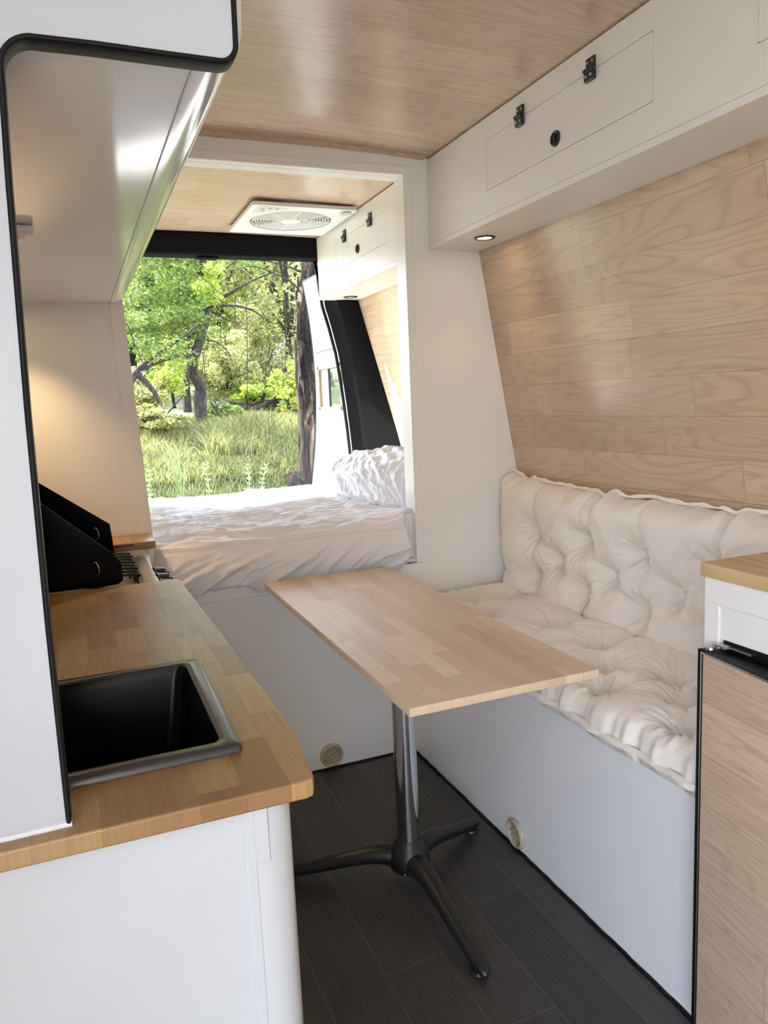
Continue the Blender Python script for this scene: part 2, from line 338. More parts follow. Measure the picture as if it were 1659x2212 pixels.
# right wall (leaning plank-look vinyl), ends on a slant behind the pillar
bm = bmesh.new()
pts = [(-1.9, 0.0), (-1.9, 2.16), (3.80, 2.16), (3.72, 1.83), (3.54, 1.05), (3.54, 0.0)]
v0 = [bm.verts.new((xwall(z), y, z)) for y, z in pts]; v1 = [bm.verts.new((xwall(z) + 0.04, y, z)) for y, z in pts]
bm.faces.new(v0); bm.faces.new(list(reversed(v1)))
for i in range(6): bm.faces.new((v0[i], v1[i], v1[(i + 1) % 6], v0[(i + 1) % 6]))
bmesh.ops.recalc_face_normals(bm, faces=bm.faces)
struct(obj('wall_right', bm, WALLWOOD))
# left wall behind kitchen and bed
struct(obj('wall_left', B_(XL - 0.04, XL, 0.15, 3.8, 0.0, 2.15), WHITE))
# unseen wall added behind the viewpoint to hold back light from the front
struct(obj('wall_front_light_block', B_(XL - 0.04, 1.74, -1.94, -1.9, 0.0, 2.15), WHITE))
# outer body skin, so nothing leaks and it looks right from a step aside
struct(obj('roof_outer', B_(XL - 0.06, 1.74, -1.94, 3.84, 2.19, 2.22), PANEL))
# rear partition with the bed opening
bm = bmesh.new(); T = 0.025
zs = [0.0, 0.5, 1.0, 1.5, 1.81, 2.115]
prism(bm, [(1.119, 0.0), (1.119, 2.05), (1.119, 2.115)] + [(xwall(z) - 0.001, z) for z in reversed(zs)], 'y', B, B + T)
prism(bm, [(XL, 0.0), (0.215, 0.0), (0.206, 0.70), (0.205, 0.86), (0.177, 1.62), (0.160, 2.05), (0.160, 2.125), (XL, 2.105)], 'y', B, B + T)
prism(bm, [(0.160, 2.05), (1.119, 2.05), (1.119, 2.113), (0.9, 2.121), (0.55, 2.126), (0.160, 2.121)], 'y', B, B + T)
prism(bm, [(0.215, 0.0), (1.119, 0.0), (1.119, 0.695), (0.206, 0.695)], 'y', B, B + T)
struct(obj('wall_back', bm, WHITE))
# casing strips round the opening
bm = bmesh.new()
box(bm, 1.112, 1.142, B - 0.007, B, 0.712, 2.052, 0.0015, 1)
box(bm, 0.160, 1.142, B - 0.006, B, 2.050, 2.078, 0.0015, 1)
box(bm, 0.215, 1.142, B - 0.006, B, 0.668, 0.711, 0.0015, 1)
box(bm, 1.113, 1.1188, B + 0.0005, B + 0.075, 0.700, 2.0495)
box(bm, 0.160, 1.119, B + 0.0255, B + 0.075, 2.0495, 2.058)
prism(bm, [(0.165, 0.90), (0.205, 0.90), (0.177, 1.62), (0.137, 1.62)], 'y', B - 0.004, B)
struct(obj('trim_1', bm, WHITE))
bm = bmesh.new()
prism(bm, [(0.16, 2.138), (0.16, 2.117), (0.35, 2.1195), (0.55, 2.120), (0.84, 2.117), (1.05, 2.110), (1.19, 2.103), (1.19, 2.138)], 'y', B - 0.018, B - 0.0005)
struct(obj('trim_7', bm, CEILWOOD))
# black sealant line at the foot of partition and bench
bm = bmesh.new()
def wavy(p0, p1, n=40, amp=0.0015):
    p0, p1 = Vector(p0), Vector(p1); return [p0.lerp(p1, i / n) + Vector((random.uniform(-amp, amp), random.uniform(-amp, amp), 0)) for i in range(n + 1)]
tube(bm, wavy((0.19, B - 0.003, 0.002), (1.072, B - 0.003, 0.002)), 0.005, 6)
tube(bm, wavy((1.073, B - 0.004, 0.002), (1.073, 0.9, 0.002), 70), 0.005, 6)
struct(obj('trim_2', bm, RUBBER, None, True))

# ------------------------------------------------------------------ rear door opening of the van
bm = B_(-0.30, 1.62, 3.72, 3.83, 2.012, 2.118, 0.012, 3)
box(bm, 0.62, 0.72, 3.735, 3.79, 2.000, 2.014, 0.004, 2)
hd = struct(obj_s('trim_3', bm, FELT))
struct(obj_s('trim_4', B_(XL, -0.18, 3.62, 3.82, 0.0, 2.1, 0.012, 3), FELT))
# right pillar: carpeted, lofted
bm = bmesh.new(); rings = []
for z, xr in ((2.02, 1.262), (1.9, 1.280), (1.79, 1.290), (1.68, 1.320), (1.55, 1.350), (1.42, 1.368), (1.295, 1.383), (1.15, 1.398), (1.024, 1.408), (0.86, 1.418), (0.6, 1.425)):
    yw = 3.54 + (z - 1.05) * 0.2308 if z > 1.05 else 3.54
    xs = xr - 0.035 - 0.012 * max(0, (1.5 - z))
    ring = [(xwall(z) - 0.004, yw - 0.02), ((xwall(z) * 0.45 + xr * 0.55), yw * 0.35 + 3.69 * 0.65 - 0.02), (xr + 0.008, 3.695), (xr, 3.705), (xr - 0.004, 3.73), (xs + 0.006, 3.765), (xs, 3.775), (xs + 0.004, 3.80), (xs + 0.10, 3.83), (xwall(z) + 0.10, 3.83), (xwall(z) + 0.10, yw)]
    rings.append([bm.verts.new((x, y, z)) for x, y in ring])
for a, b in zip(rings, rings[1:]):
    for k in range(len(a)): bm.faces.new((a[k], a[(k + 1) % len(a)], b[(k + 1) % len(a)], b[k]))
bm.faces.new(rings[0]); bm.faces.new(list(reversed(rings[-1])))
bmesh.ops.recalc_face_normals(bm, faces=bm.faces)
struct(obj_s('trim_5', bm, FELT, None, 50))
# rubber door seal running down the pillar
bm = bmesh.new()
tube(bm, [(xr - 0.048 - 0.012 * max(0, (1.5 - z)), 3.79, z) for z, xr in ((2.02, 1.262), (1.79, 1.290), (1.68, 1.320), (1.55, 1.350), (1.42, 1.368), (1.295, 1.383), (1.15, 1.398), (1.024, 1.408), (0.86, 1.418), (0.6, 1.425))], 0.009, 8)
struct(obj('trim_6', bm, RUBBER, None, True))
# seams across the carpet
# opened rear door with its white lining
def dx(z):
    t = (z - 1.45) / 0.6
    return 1.445 - 0.050 * t * t
dz = [0.2, 0.6, 0.8, 1.0, 1.22, 1.276]
zsd = [0.30, 0.55, 0.78, 1.0, 1.15, 1.277, 1.35, 1.43, 1.505, 1.63, 1.78, 1.9, 2.04]
ysd = [3.86, 4.00, 4.13, 4.25, 4.38, 4.525, 4.62]
rd = thing('rear_door', 'open white rear van door with a small window, beside the black pillar', 'van door', (1.44, 3.86, 0.3))
bm = bmesh.new(); grid = {}
for layer, off in ((0, 0.0), (1, 0.05)):
    for i, y in enumerate(ysd):
        for j, z in enumerate(zsd): grid[layer, i, j] = bm.verts.new((dx(z) + off, y, z))
def hole(i, j): return 2 <= i < 5 and 5 <= j < 8
for i in range(len(ysd) - 1):
    for j in range(len(zsd) - 1):
        if hole(i, j): continue
        for layer in (0, 1):
            bm.faces.new([grid[layer, i, j], grid[layer, i + 1, j], grid[layer, i + 1, j + 1], grid[layer, i, j + 1]])
        for (di, dj, e) in ((-1, 0, ((0, 0), (0, 1))), (1, 0, ((1, 0), (1, 1))), (0, -1, ((0, 0), (1, 0))), (0, 1, ((0, 1), (1, 1)))):
            ii, jj = i + di, j + dj
            if not (0 <= ii < len(ysd) - 1 and 0 <= jj < len(zsd) - 1) or hole(ii, jj):
                (a, b), (c, d) = e
                bm.faces.new([grid[0, i + a, j + b], grid[0, i + c, j + d], grid[1, i + c, j + d], grid[1, i + a, j + b]])
bmesh.ops.recalc_face_normals(bm, faces=bm.faces)
wobj('door_panel', bm, DOORW, rd, True, 30)
bm = bmesh.new(); xd = dx(1.4) - 0.010
prism(bm, rrect(4.115, 4.54, 1.257, 1.279, 0.002, 1), 'x', xd, xd + 0.03)
prism(bm, rrect(4.115, 4.54, 1.503, 1.526, 0.002, 1), 'x', xd, xd + 0.03)
prism(bm, rrect(4.110, 4.132, 1.257, 1.526, 0.002, 1), 'x', xd, xd + 0.03)
prism(bm, rrect(4.523, 4.545, 1.257, 1.526, 0.002, 1), 'x', xd, xd + 0.03)
wf = wobj('window_frame', bm, PALEW, rd, False)
bm = bmesh.new(); box(bm, xd + 0.02, xd + 0.028, 4.375, 4.39, 1.279, 1.503); wobj('window_bar', bm, RUBBER, wf, False)
gl = bpy.data.materials.new('tinted_glass'); gl.use_nodes = True; gp = gl.node_tree.nodes['Principled BSDF']
gp.inputs['Base Color'].default_value = (0.55, 0.6, 0.58, 1); gp.inputs['Roughness'].default_value = 0.03; gp.inputs['Transmission Weight'].default_value = 1.0; gp.inputs['IOR'].default_value = 1.1
wobj('pane', B_(xd + 0.022, xd + 0.026, 4.132, 4.375, 1.279, 1.503), gl, wf, False)
wobj('blind', B_(xd + 0.016, xd + 0.026, 4.39, 4.523, 1.279, 1.503), DOORW, wf, False)
bm = bmesh.new(); tube(bm, [(dx(z) + 0.008, 4.628, z) for z in zsd], 0.012, 8)
tube(bm, [(dx(2.04) + 0.01, y, 2.045 + (y - 4.62) * 0.02) for y in (3.9, 4.2, 4.62)], 0.010, 8)
wobj('door_seal', bm, RUBBER, rd)
bm = bmesh.new()
for z in (1.61,): prism(bm, [(3.88, z), (4.61, z), (4.61, z + 0.003), (3.88, z + 0.003)], 'x', dx(z) - 0.0035, dx(z) + 0.002)
wobj('lining_seam', bm, RUBBER, rd, False)

# ------------------------------------------------------------------ bench
bench = thing('bench', 'white bench box with upper rail, carrying the cream seat cushion', 'bench', (1.077, 1.7, 0.0))
wobj('bench_box', B_(1.079, 1.60, 0.92, B - 0.001, 0.0, 0.50), PANEL, bench, False)
wobj('front_rail', B_(1.077, 1.0785, 0.92, B - 0.001, 0.427, 0.508, 0.0005, 1), PANEL, bench, False)
wobj('front_panel', B_(1.0775, 1.0792, 0.92, B - 0.001, 0.0, 0.4245, 0.0004, 1), PANEL, bench, False)
wobj('seat_board', B_(1.079, 1.60, 0.92, B - 0.001, 0.50, 0.510), PANEL, bench, False)

# ------------------------------------------------------------------ tufted cushions
def smooth(a, b, x):
    t = max(0, min(1, (x - a) / (b - a))); return t * t * (3 - 2 * t)
def tuft_height(u, v, tufts, segs, L, Hh, puff, edge_r, seed):
    """height of a tufted pad at (u,v) in metres over L x Hh"""
    e = min(u, L - u, v, Hh - v)
    h = puff * (1 - (1 - min(1, max(0, e) / edge_r)) ** 2) ** 0.5
    k = 1.0; wr = 0.0
    for (a, b, s) in tufts:
        dxx, dyy = u - a, v - b; d = math.hypot(dxx, dyy)
        if d < 0.24: k *= 1 - 0.90 * s * math.exp(-(d / 0.046) ** 1.15)
        if d < 0.16:
            ang = math.atan2(dyy, dxx)
            q = noise.noise(Vector((math.cos(ang) * 3.6 + a * 9, math.sin(ang) * 3.6 + b * 9, seed + d * 3)))
            wr += 0.0085 * s * math.exp(-((d - 0.038) / 0.040) ** 2) * (0.5 - max(0.0, 1 - abs(q) * 3.0) ** 1.5 * 1.4)
    for (a, b, c, d, s) in segs:
        ex, ey = c - a, d - b; ll = ex * ex + ey * ey; t = max(0, min(1, ((u - a) * ex + (v - b) * ey) / ll))
        if math.hypot(u - a - ex * t, v - b - ey * t) > 0.12: continue
        wob = 0.010 * math.sin(t * PI) * noise.noise(Vector((a * 7 + t * 2, b * 7, seed)))
        px, py = a + ex * t + wob, b + ey * t + wob; dd = math.hypot(u - px, v - py)
        fade = 1 - 0.55 * math.sin(PI * t)
        k *= 1 - s * fade * (0.34 * math.exp(-(dd / 0.008) ** 1.1) + 0.24 * math.exp(-(dd / 0.035) ** 2))
    h = h * k + wr
    # long soft creases
    q = noise.noise(Vector((u * 9 + 3.1 * noise.noise(Vector((u * 4, v * 4, seed))), v * 9, seed + 4)))
    h += 0.0050 * (1 - abs(q) * 3) * (e > 0.01)
    h += 0.0016 * noise.noise(Vector((u * 40, v * 40, seed + 9)))
    return h
def tufted(name, root, place, L, Hh, tufts, segs, puff, edge_r, seed, res=0.0050, edge_wave=0.006, back=0.03):
    bm = bmesh.new(); nu, nv = int(L / res), int(Hh / res); g = []
    for i in range(nu + 1):
        row = []
        for j in range(nv + 1):
            u, v = L * i / nu, Hh * j / nv
            h = tuft_height(u, v, tufts, segs, L, Hh, puff, edge_r, seed)
            # wavy outline
            eu = edge_wave * noise.noise(Vector((v * 14, seed, i > nu / 2))) * (1 - smooth(0, 0.06, min(u, L - u)))
            ev = edge_wave * (noise.noise(Vector((u * 16, seed + 3, j > nv / 2))) + 0.5 * noise.noise(Vector((u * 45, seed + 7, 0)))) * (1 - smooth(0, 0.06, min(v, Hh - v)))
            row.append(bm.verts.new(place(u + eu, v + ev * 1.4, h)))
        g.append(row)
    for i in range(nu):
        for j in range(nv): bm.faces.new((g[i][j], g[i + 1][j], g[i + 1][j + 1], g[i][j + 1]))
    # back side
    bk = {}
    rim = [(i, 0) for i in range(nu)] + [(nu, j) for j in range(nv)] + [(i, nv) for i in range(nu, 0, -1)] + [(0, j) for j in range(nv, 0, -1)]
    rv = [g[i][j] for i, j in rim]
    cv = []
    for (i, j) in rim:
        u, v = L * i / nu, Hh * j / nv
        uu = u + (0.012 if i == 0 else -0.012 if i == nu else 0); vv = v + (0.012 if j == 0 else -0.012 if j == nv else 0)
        cv.append(bm.verts.new(place(uu, vv, -back)))
    n = len(rv)
    for k in range(n): bm.faces.new((rv[k], rv[(k + 1) % n], cv[(k + 1) % n], cv[k]))
    bm.faces.new(cv)
    bmesh.ops.recalc_face_normals(bm, faces=bm.faces)
    return wobj(name, bm, CUSH, root, True, 80)
def piping(root, pts, r=0.0035, seed=0, name='piping', flare=0.010, outdir=Vector((0, 0, 1))):
    """loose wavy seam flange"""
    bm = bmesh.new(); top = []; bot = []; mid = []
    for i, p in enumerate(pts):
        p = Vector(p); w = flare * (0.7 + 0.7 * noise.noise(Vector((i * 0.21, seed, 0))))
        k = noise.noise(Vector((i * 0.33, seed + 5, 0))) * 0.006
        sid = Vector((1, 0, 0)) if abs(outdir.x) < 0.5 else Vector((0, 0, 1))
        bot.append((p - sid * r, p + sid * r)); top.append((p + outdir * w + sid * (k - r * .6), p + outdir * w + sid * (k + r * .6)))
    a = [bm.verts.new(x[0]) for x in bot]; b = [bm.verts.new(x[0]) for x in top]; c = [bm.verts.new(x[1]) for x in top]; d = [bm.verts.new(x[1]) for x in bot]
    for i in range(len(pts) - 1):
        for s, t in ((a, b), (b, c), (c, d), (d, a)): bm.faces.new((s[i], s[i + 1], t[i + 1], t[i]))
    bm.faces.new((a[0], b[0], c[0], d[0])); bm.faces.new((a[-1], d[-1], c[-1], b[-1]))
    bmesh.ops.recalc_face_normals(bm, faces=bm.faces)
    return wobj(name, bm, CUSH, root, True, 60)
# back cushion: u from the partition towards the camera, v up, front towards -x
Lb, Hb = 1.50, 0.445
bcz = 0.545
def place_back(u, v, h):
    # leans along the wall
    top = smooth(0.30, 0.445, v)
    sag = 0.018 * math.sin(u * 6.0 + 0.6) * top
    y = B - 0.012 - u
    # a peak at the partition end and humps between the vertical creases
    hump = (0.030 * math.exp(-(u / 0.07) ** 2) - 0.014 * math.exp(-((u - 0.535) / 0.022) ** 2) + 0.008 * math.exp(-((u - 0.57) / 0.05) ** 2) + 0.010 * math.exp(-((u - 0.75) / 0.06) ** 2) - 0.010 * math.exp(-((u - 1.045) / 0.03) ** 2) + 0.010 * math.exp(-((u - 0.14) / 0.05) ** 2) - 0.012 * math.exp(-((u - 0.10) / 0.02) ** 2)) * top
    x = 1.525 - 0.004 * v - h * 1.0
    return (x, y, bcz + v * 0.985 + hump + sag * 0.3)
tb = []; sb = []
for k in range(6):
    yy = 2.232 - 0.267 * k; u = B - 0.012 - yy
    if u < Lb - 0.05:
        tb.append((u, 0.285, 1.0)); tb.append((u, 0.115, 1.0))
        sb.append((u, 0.285, u + 0.015, Hb, 1.0)); sb.append((u, 0.115, u, 0.0, 1.3)); sb.append((u, 0.285, u, 0.115, 0.55))
    u2 = u + 0.1335
    if u2 < Lb - 0.05:
        tb.append((u2, 0.195, 0.8 if k % 2 else 0.9))
        sb += [(u, 0.285, u2, 0.195, 0.8), (u2, 0.195, u + 0.267, 0.285, 0.8), (u, 0.115, u2, 0.195, 0.8), (u2, 0.195, u + 0.267, 0.115, 0.8)]
sb.append((0.0, 0.11, 0.21, 0.115, 0.7)); sb.append((0.53, 0.285, 0.535, Hb, 1.6)); sb.append((1.03, 0.285, 1.045, Hb, 1.4))
bc = thing('back_cushion', 'long cream tufted cushion standing against the wood-look wall behind the bench', 'cushion', (1.50, 1.7, bcz), 'cream tufted bench cushions')
tufted('cover', bc, place_back, Lb, Hb, tb, sb, 0.094, 0.075, 3.0, edge_wave=0.010, back=0.045)
piping(bc, [Vector(place_back(u * 0.01, Hb, 0.0)) + Vector((-0.004, 0, 0.002)) for u in range(0, 150)], seed=2, flare=0.014)
piping(bc, [Vector(place_back(0.004, v * 0.01, 0.0)) for v in range(2, 45)], seed=8, flare=0.006, outdir=Vector((-1, 0, 0)), name='side_piping')
# seat cushion
Ls, Ws = 1.49, 0.43
def place_seat(u, v, h):
    y = B - 0.015 - u
    x = 1.050 + v
    front = 1 - smooth(0, 0.08, v)
    return (x + 0.014 * noise.noise(Vector((u * 5, 2, 1))) * front, y, 0.548 + h - 0.012 * front)
ts = []
for x, y in ((1.388, 2.257), (1.332, 1.924), (1.342, 1.700), (1.238, 1.559), (1.337, 1.407), (1.251, 1.287), (1.144, 1.430), (1.19, 2.10), (1.16, 1.80), (1.12, 1.65), (1.34, 1.14), (1.15, 1.17), (1.24, 1.02), (1.25, 2.32)):
    ts.append((B - 0.015 - y, x - 1.050, 1.0))
ss = []
for i in range(len(ts)):
    for j in range(i + 1, len(ts)):
        d = math.hypot(ts[i][0] - ts[j][0], ts[i][1] - ts[j][1])
        if d < 0.235: ss.append((ts[i][0], ts[i][1], ts[j][0], ts[j][1], 0.8))
for t in ts:
    if t[1] > 0.24: ss.append((t[0], t[1], t[0] + 0.02, Ws, 0.9))
    if t[1] < 0.13: ss.append((t[0], t[1], t[0] + 0.02, 0.0, 0.2))
sc_ = thing('seat_cushion', 'long cream tufted cushion lying flat on the white bench', 'cushion', (1.25, 1.7, 0.511), 'cream tufted bench cushions')
tufted('cover', sc_, place_seat, Ls, Ws, ts, ss, 0.062, 0.055, 11.0, edge_wave=0.012, back=0.036)
piping(sc_, [Vector(place_seat(u * 0.01, 0.0, 0.0)) + Vector((0.0, 0, -0.002)) for u in range(1, 149)], seed=12, flare=0.016, outdir=Vector((-1, 0, -0.35)).normalized())

# ------------------------------------------------------------------ overhead cabinets on the right
CX, ZC, ZT = 1.206, 1.81, 2.1045
def hinge(parent, y, z):
    bm = bmesh.new(); x = CX
    box(bm, x - 0.006, x - 0.0003, y - 0.016, y + 0.016, z + 0.002, z + 0.028, 0.001, 1)
    box(bm, x - 0.011, x - 0.0003, y - 0.017, y + 0.017, z - 0.024, z - 0.001, 0.0015, 1)
    for k in range(3): tube(bm, [(x - 0.010, y - 0.016 + k * 0.0115, z), (x - 0.010, y - 0.007 + k * 0.0115, z)], 0.0055, 8, up=Vector((0, 0, 1)))
    h = wobj('hinge', bm, BLACKP, parent, True, 30)
    for yy in (-0.009, 0.009):
        bm = bmesh.new()
        lathe(bm, [(0, -0.0074), (0.0032, -0.0070), (0.0036, -0.0062), (0.0036, -0.004)], (x, y + yy, z + 0.018), 'x', 12)
        wobj('screw', bm, STEEL, h, True, 30); bm = bmesh.new()
        lathe(bm, [(0, -0.0124), (0.0032, -0.0120), (0.0036, -0.0112), (0.0036, -0.009)], (x, y + yy, z - 0.013), 'x', 12)
        wobj('screw', bm, STEEL, h, True, 30)
def latch(parent, y, z):
    bm = bmesh.new()
    lathe(bm, [(0.0, -0.001), (0.0125, -0.0012), (0.0135, -0.004), (0.0165, -0.0055), (0.0185, -0.004), (0.0195, -0.0006), (0.0195, 0.001)], (CX, y, z), 'x', 28)
    box(bm, CX - 0.0055, CX - 0.001, y - 0.003, y + 0.003, z - 0.0125, z + 0.0125, 0.001, 1)
    wobj('latch', bm, BLACKP, parent, True, 35)
def overhead(y0, y1, hatches, label, round_end=False):
    t = thing('overhead_cabinet', label, 'cabinet', (CX, (y0 + y1) / 2, ZC))
    th = 0.012; g = 0.0016
    bm = bmesh.new()
    # front board built round its openings
    cuts = sorted(hatches, key=lambda h: h[0])
    y = y0
    for (a, b, za, zb, *_r) in cuts:
        if a > y: box(bm, CX, CX + th, y, a, ZC + 0.018, ZT)
        box(bm, CX, CX + th, max(a, y0), b, ZC + 0.018, za); box(bm, CX, CX + th, max(a, y0), b, zb, ZT); y = b
    box(bm, CX, CX + th, y, y1, ZC + 0.018, ZT)
    wobj('front_board', bm, WHITE, t, False)
    zs_ = [ZC, 1.9, 2.0, ZT]
    bm = prism(bmesh.new(), [(CX - 0.001, ZC), (CX - 0.001, ZC + 0.0168), (xwall(ZC + 0.0168) - 0.002, ZC + 0.0168), (xwall(ZC) - 0.002, ZC)], 'y', y0, y1)
    wobj('bottom_board', bm, WHITE, t, False)
    bm = bmesh.new()
    prism(bm, [(CX + 0.0005, ZC + 0.0175), (CX + 0.0005, ZT - 0.001), (xwall(ZT) - 0.002, 2.085), (xwall(ZC + .0175) - 0.002, ZC + 0.0175)], 'y', y1 - 0.012, y1 - 0.0002)
    wobj('end_board', bm, WHITE, t, False)
    wobj('inner_back', B_(CX + 0.03, CX + 0.034, y0 + 0.01, y1 - 0.02, ZC + 0.02, ZT - 0.002), BLACKP, t, False)
    for (a, b, za, zb, hs, lt) in cuts:
        bm = bmesh.new(); prism(bm, rrect(a + g, b - g, za + g, zb - g * 0.8, 0.006, 4), 'x', CX + 0.0003, CX + th)
        d = wobj('door', bm, WHITE, t, False)
        for h in hs: hinge(d, h, zb)
        if lt: latch(d, lt[0], lt[1])
    return t
overhead(-0.7, B - 0.001, [(0.40, 1.093, 1.9035, 2.0455, (0.60, 0.90), (0.75, 1.94)), (1.358, 2.057, 1.9015, 2.0435, (1.866, 1.563), (1.709, 1.938))],
         'white overhead cabinet with two hinged hatches, above the bench and the wood-look wall')
overhead(B + T + 0.001, 3.715, [(2.829, 3.436, 1.910, 2.030, (3.303, 2.991), (3.15, 1.948))],
         'smaller white overhead cabinet above the pillow end of the bed')
def downlight(x, y, z, on, label, radius=0.035, power=0, parent=None):
    t = thing('spot_light', label, 'light', (x, y, z))
    bm = bmesh.new(); lathe(bm, [(radius * 0.70, -0.0005), (radius * 0.74, -0.004), (radius * 0.95, -0.0035), (radius, -0.0005), (radius, 0.0)], (x, y, z), 'z', 32)
    wobj('ring', bm, CANVAS_L, t, True, 35)
    bm = bmesh.new(); lathe(bm, [(0, -0.0016), (radius * 0.69, -0.0014), (radius * 0.69, -0.0002)], (x, y, z), 'z', 28)
    wobj('lens', bm, LAMP if on else PLAST, t, True, 35)
    if on and power:
        ld = bpy.data.lights.new('lamp_bulb', 'SPOT'); ld.energy = power; ld.color = (1.0, 0.68, 0.36); ld.spot_size = math.radians(100); ld.spot_blend = 0.8; ld.shadow_soft_size = 0.02
        lo = bpy.data.objects.new('lamp_bulb', ld); C.objects.link(lo); lo.parent = t; lo.location = (0, 0, -0.006)
downlight(1.301, 2.239, ZC, True, 'small lit downlight under the overhead cabinet next to the partition', power=0.9)
downlight(1.322, 3.583, ZC, False, 'small unlit dark-ringed downlight under the cabinet above the pillow')

# ------------------------------------------------------------------ kitchen on the left
WY0, WY1, WX1, WZ = 0.736, 1.82, 0.207, 0.90
kc = thing('kitchen_cabinet', 'white glossy kitchen base cabinet with rounded corner post under the wooden worktop', 'cabinet', (0.0, 0.76, 0.0))
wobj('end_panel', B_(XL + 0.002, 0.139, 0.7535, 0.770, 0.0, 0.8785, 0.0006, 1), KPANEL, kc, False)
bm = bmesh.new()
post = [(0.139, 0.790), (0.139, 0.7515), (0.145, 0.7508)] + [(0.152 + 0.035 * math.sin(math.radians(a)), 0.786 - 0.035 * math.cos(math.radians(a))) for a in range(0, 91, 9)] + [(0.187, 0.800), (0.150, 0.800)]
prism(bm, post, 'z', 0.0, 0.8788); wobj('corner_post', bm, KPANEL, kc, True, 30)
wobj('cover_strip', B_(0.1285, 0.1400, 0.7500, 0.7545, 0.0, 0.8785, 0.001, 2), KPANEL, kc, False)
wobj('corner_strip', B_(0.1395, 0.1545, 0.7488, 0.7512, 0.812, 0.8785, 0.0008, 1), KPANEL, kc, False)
wobj('side_board', B_(0.172, 0.186, 0.800, 1.835, 0.0, 0.8785), GLOSS, kc, False)
wobj('hob_side_board', B_(0.150, 0.168, 1.835, B - 0.002, 0.0, 0.800), GLOSS, kc, False)
# worktop with a cut-out for the sink
sx0, sx1, sy0, sy1 = -0.29, 0.150, 0.834, 1.180
bm = bmesh.new()
def top_piece(bm, x0, x1, y0, y1): box(bm, x0, x1, y0, y1, 0.879, WZ)
outer = [(XL + .002, WY0), (WX1 - 0.012, WY0), (WX1 - 0.004, WY0 + 0.003), (WX1, WY0 + 0.012), (0.218, 0.86), (0.214, 1.3), (0.203, WY1 - 0.012), (0.200, WY1 - 0.003), (0.194, WY1), (XL + .002, WY1)]
hole_ = rrect(sx0 + 0.012, sx1 - 0.012, sy0 + 0.012, sy1 - 0.012, 0.01, 3)
rngs = []
for z in (0.879, WZ):
    lo = [bm.verts.new((p[0], p[1], z)) for p in outer]; li = [bm.verts.new((p[0], p[1], z)) for p in hole_]
    es = [bm.edges.new((l[i], l[(i + 1) % len(l)])) for l in (lo, li) for i in range(len(l))]
    bmesh.ops.triangle_fill(bm, edges=es, use_beauty=True); rngs.append((lo, li))
for q in (0, 1):
    l0, l1 = rngs[0][q], rngs[1][q]
    for i in range(len(l0)): bm.faces.new((l0[i], l0[(i + 1) % len(l0)], l1[(i + 1) % len(l0)], l1[i]))
bmesh.ops.recalc_face_normals(bm, faces=bm.faces)
wt = obj('worktop', bm, COUNTERW)
bv = wt.modifiers.new('bevel', 'BEVEL'); bv.width = 0.0035; bv.segments = 3; bv.limit_method = 'ANGLE'; bv.angle_limit = math.radians(60)
tag(wt, 'oiled wooden block worktop holding the black sink, on the white kitchen cabinet', 'worktop')
# sink
sk = thing('sink', 'black rectangular sink with grey raised rim, let into the worktop', 'sink', (0.0, 1.0, 0.80))
bm = bmesh.new()
def loop_pts(x0, x1, y0, y1, r, z, n=6): return [(p[0], p[1], z) for p in rrect(x0, x1, y0, y1, r, n)]
def bridge(bm, loops, close_last=True):
    vs = [[bm.verts.new(p) for p in lp] for lp in loops]
    for a, b in zip(vs, vs[1:]):
        for k in range(len(a)): bm.faces.new((a[k], a[(k + 1) % len(a)], b[(k + 1) % len(a)], b[k]))
    if close_last: bm.faces.new(vs[-1])
    bmesh.ops.recalc_face_normals(bm, faces=bm.faces)
bridge(bm, [loop_pts(sx0, sx1, sy0, sy1, 0.012, 0.9003), loop_pts(sx0 + .0005, sx1 - .0005, sy0 + .0005, sy1 - .0005, 0.012, 0.906), loop_pts(sx0 + .003, sx1 - .003, sy0 + .003, sy1 - .003, 0.011, 0.909),
            loop_pts(sx0 + .020, sx1 - .020, sy0 + .022, sy1 - .020, 0.014, 0.909), loop_pts(sx0 + .0225, sx1 - .0225, sy0 + .0245, sy1 - .0225, 0.014, 0.907)], False)
wobj('rim', bm, SINKR, sk, True, 50)
bm = bmesh.new()
bridge(bm, [loop_pts(sx0 + .0225, sx1 - .0225, sy0 + .0245, sy1 - .0225, 0.014, 0.907), loop_pts(sx0 + .026, sx1 - .026, sy0 + .028, sy1 - .026, 0.018, 0.895),
            loop_pts(sx0 + .036, sx1 - .036, sy0 + .038, sy1 - .036, 0.03, 0.765), loop_pts(sx0 + .044, sx1 - .044, sy0 + .046, sy1 - .044, 0.03, 0.750), loop_pts(sx0 + .065, sx1 - .065, sy0 + .067, sy1 - .065, 0.03, 0.744)])
wobj('basin', bm, SINKM, sk, True, 60)
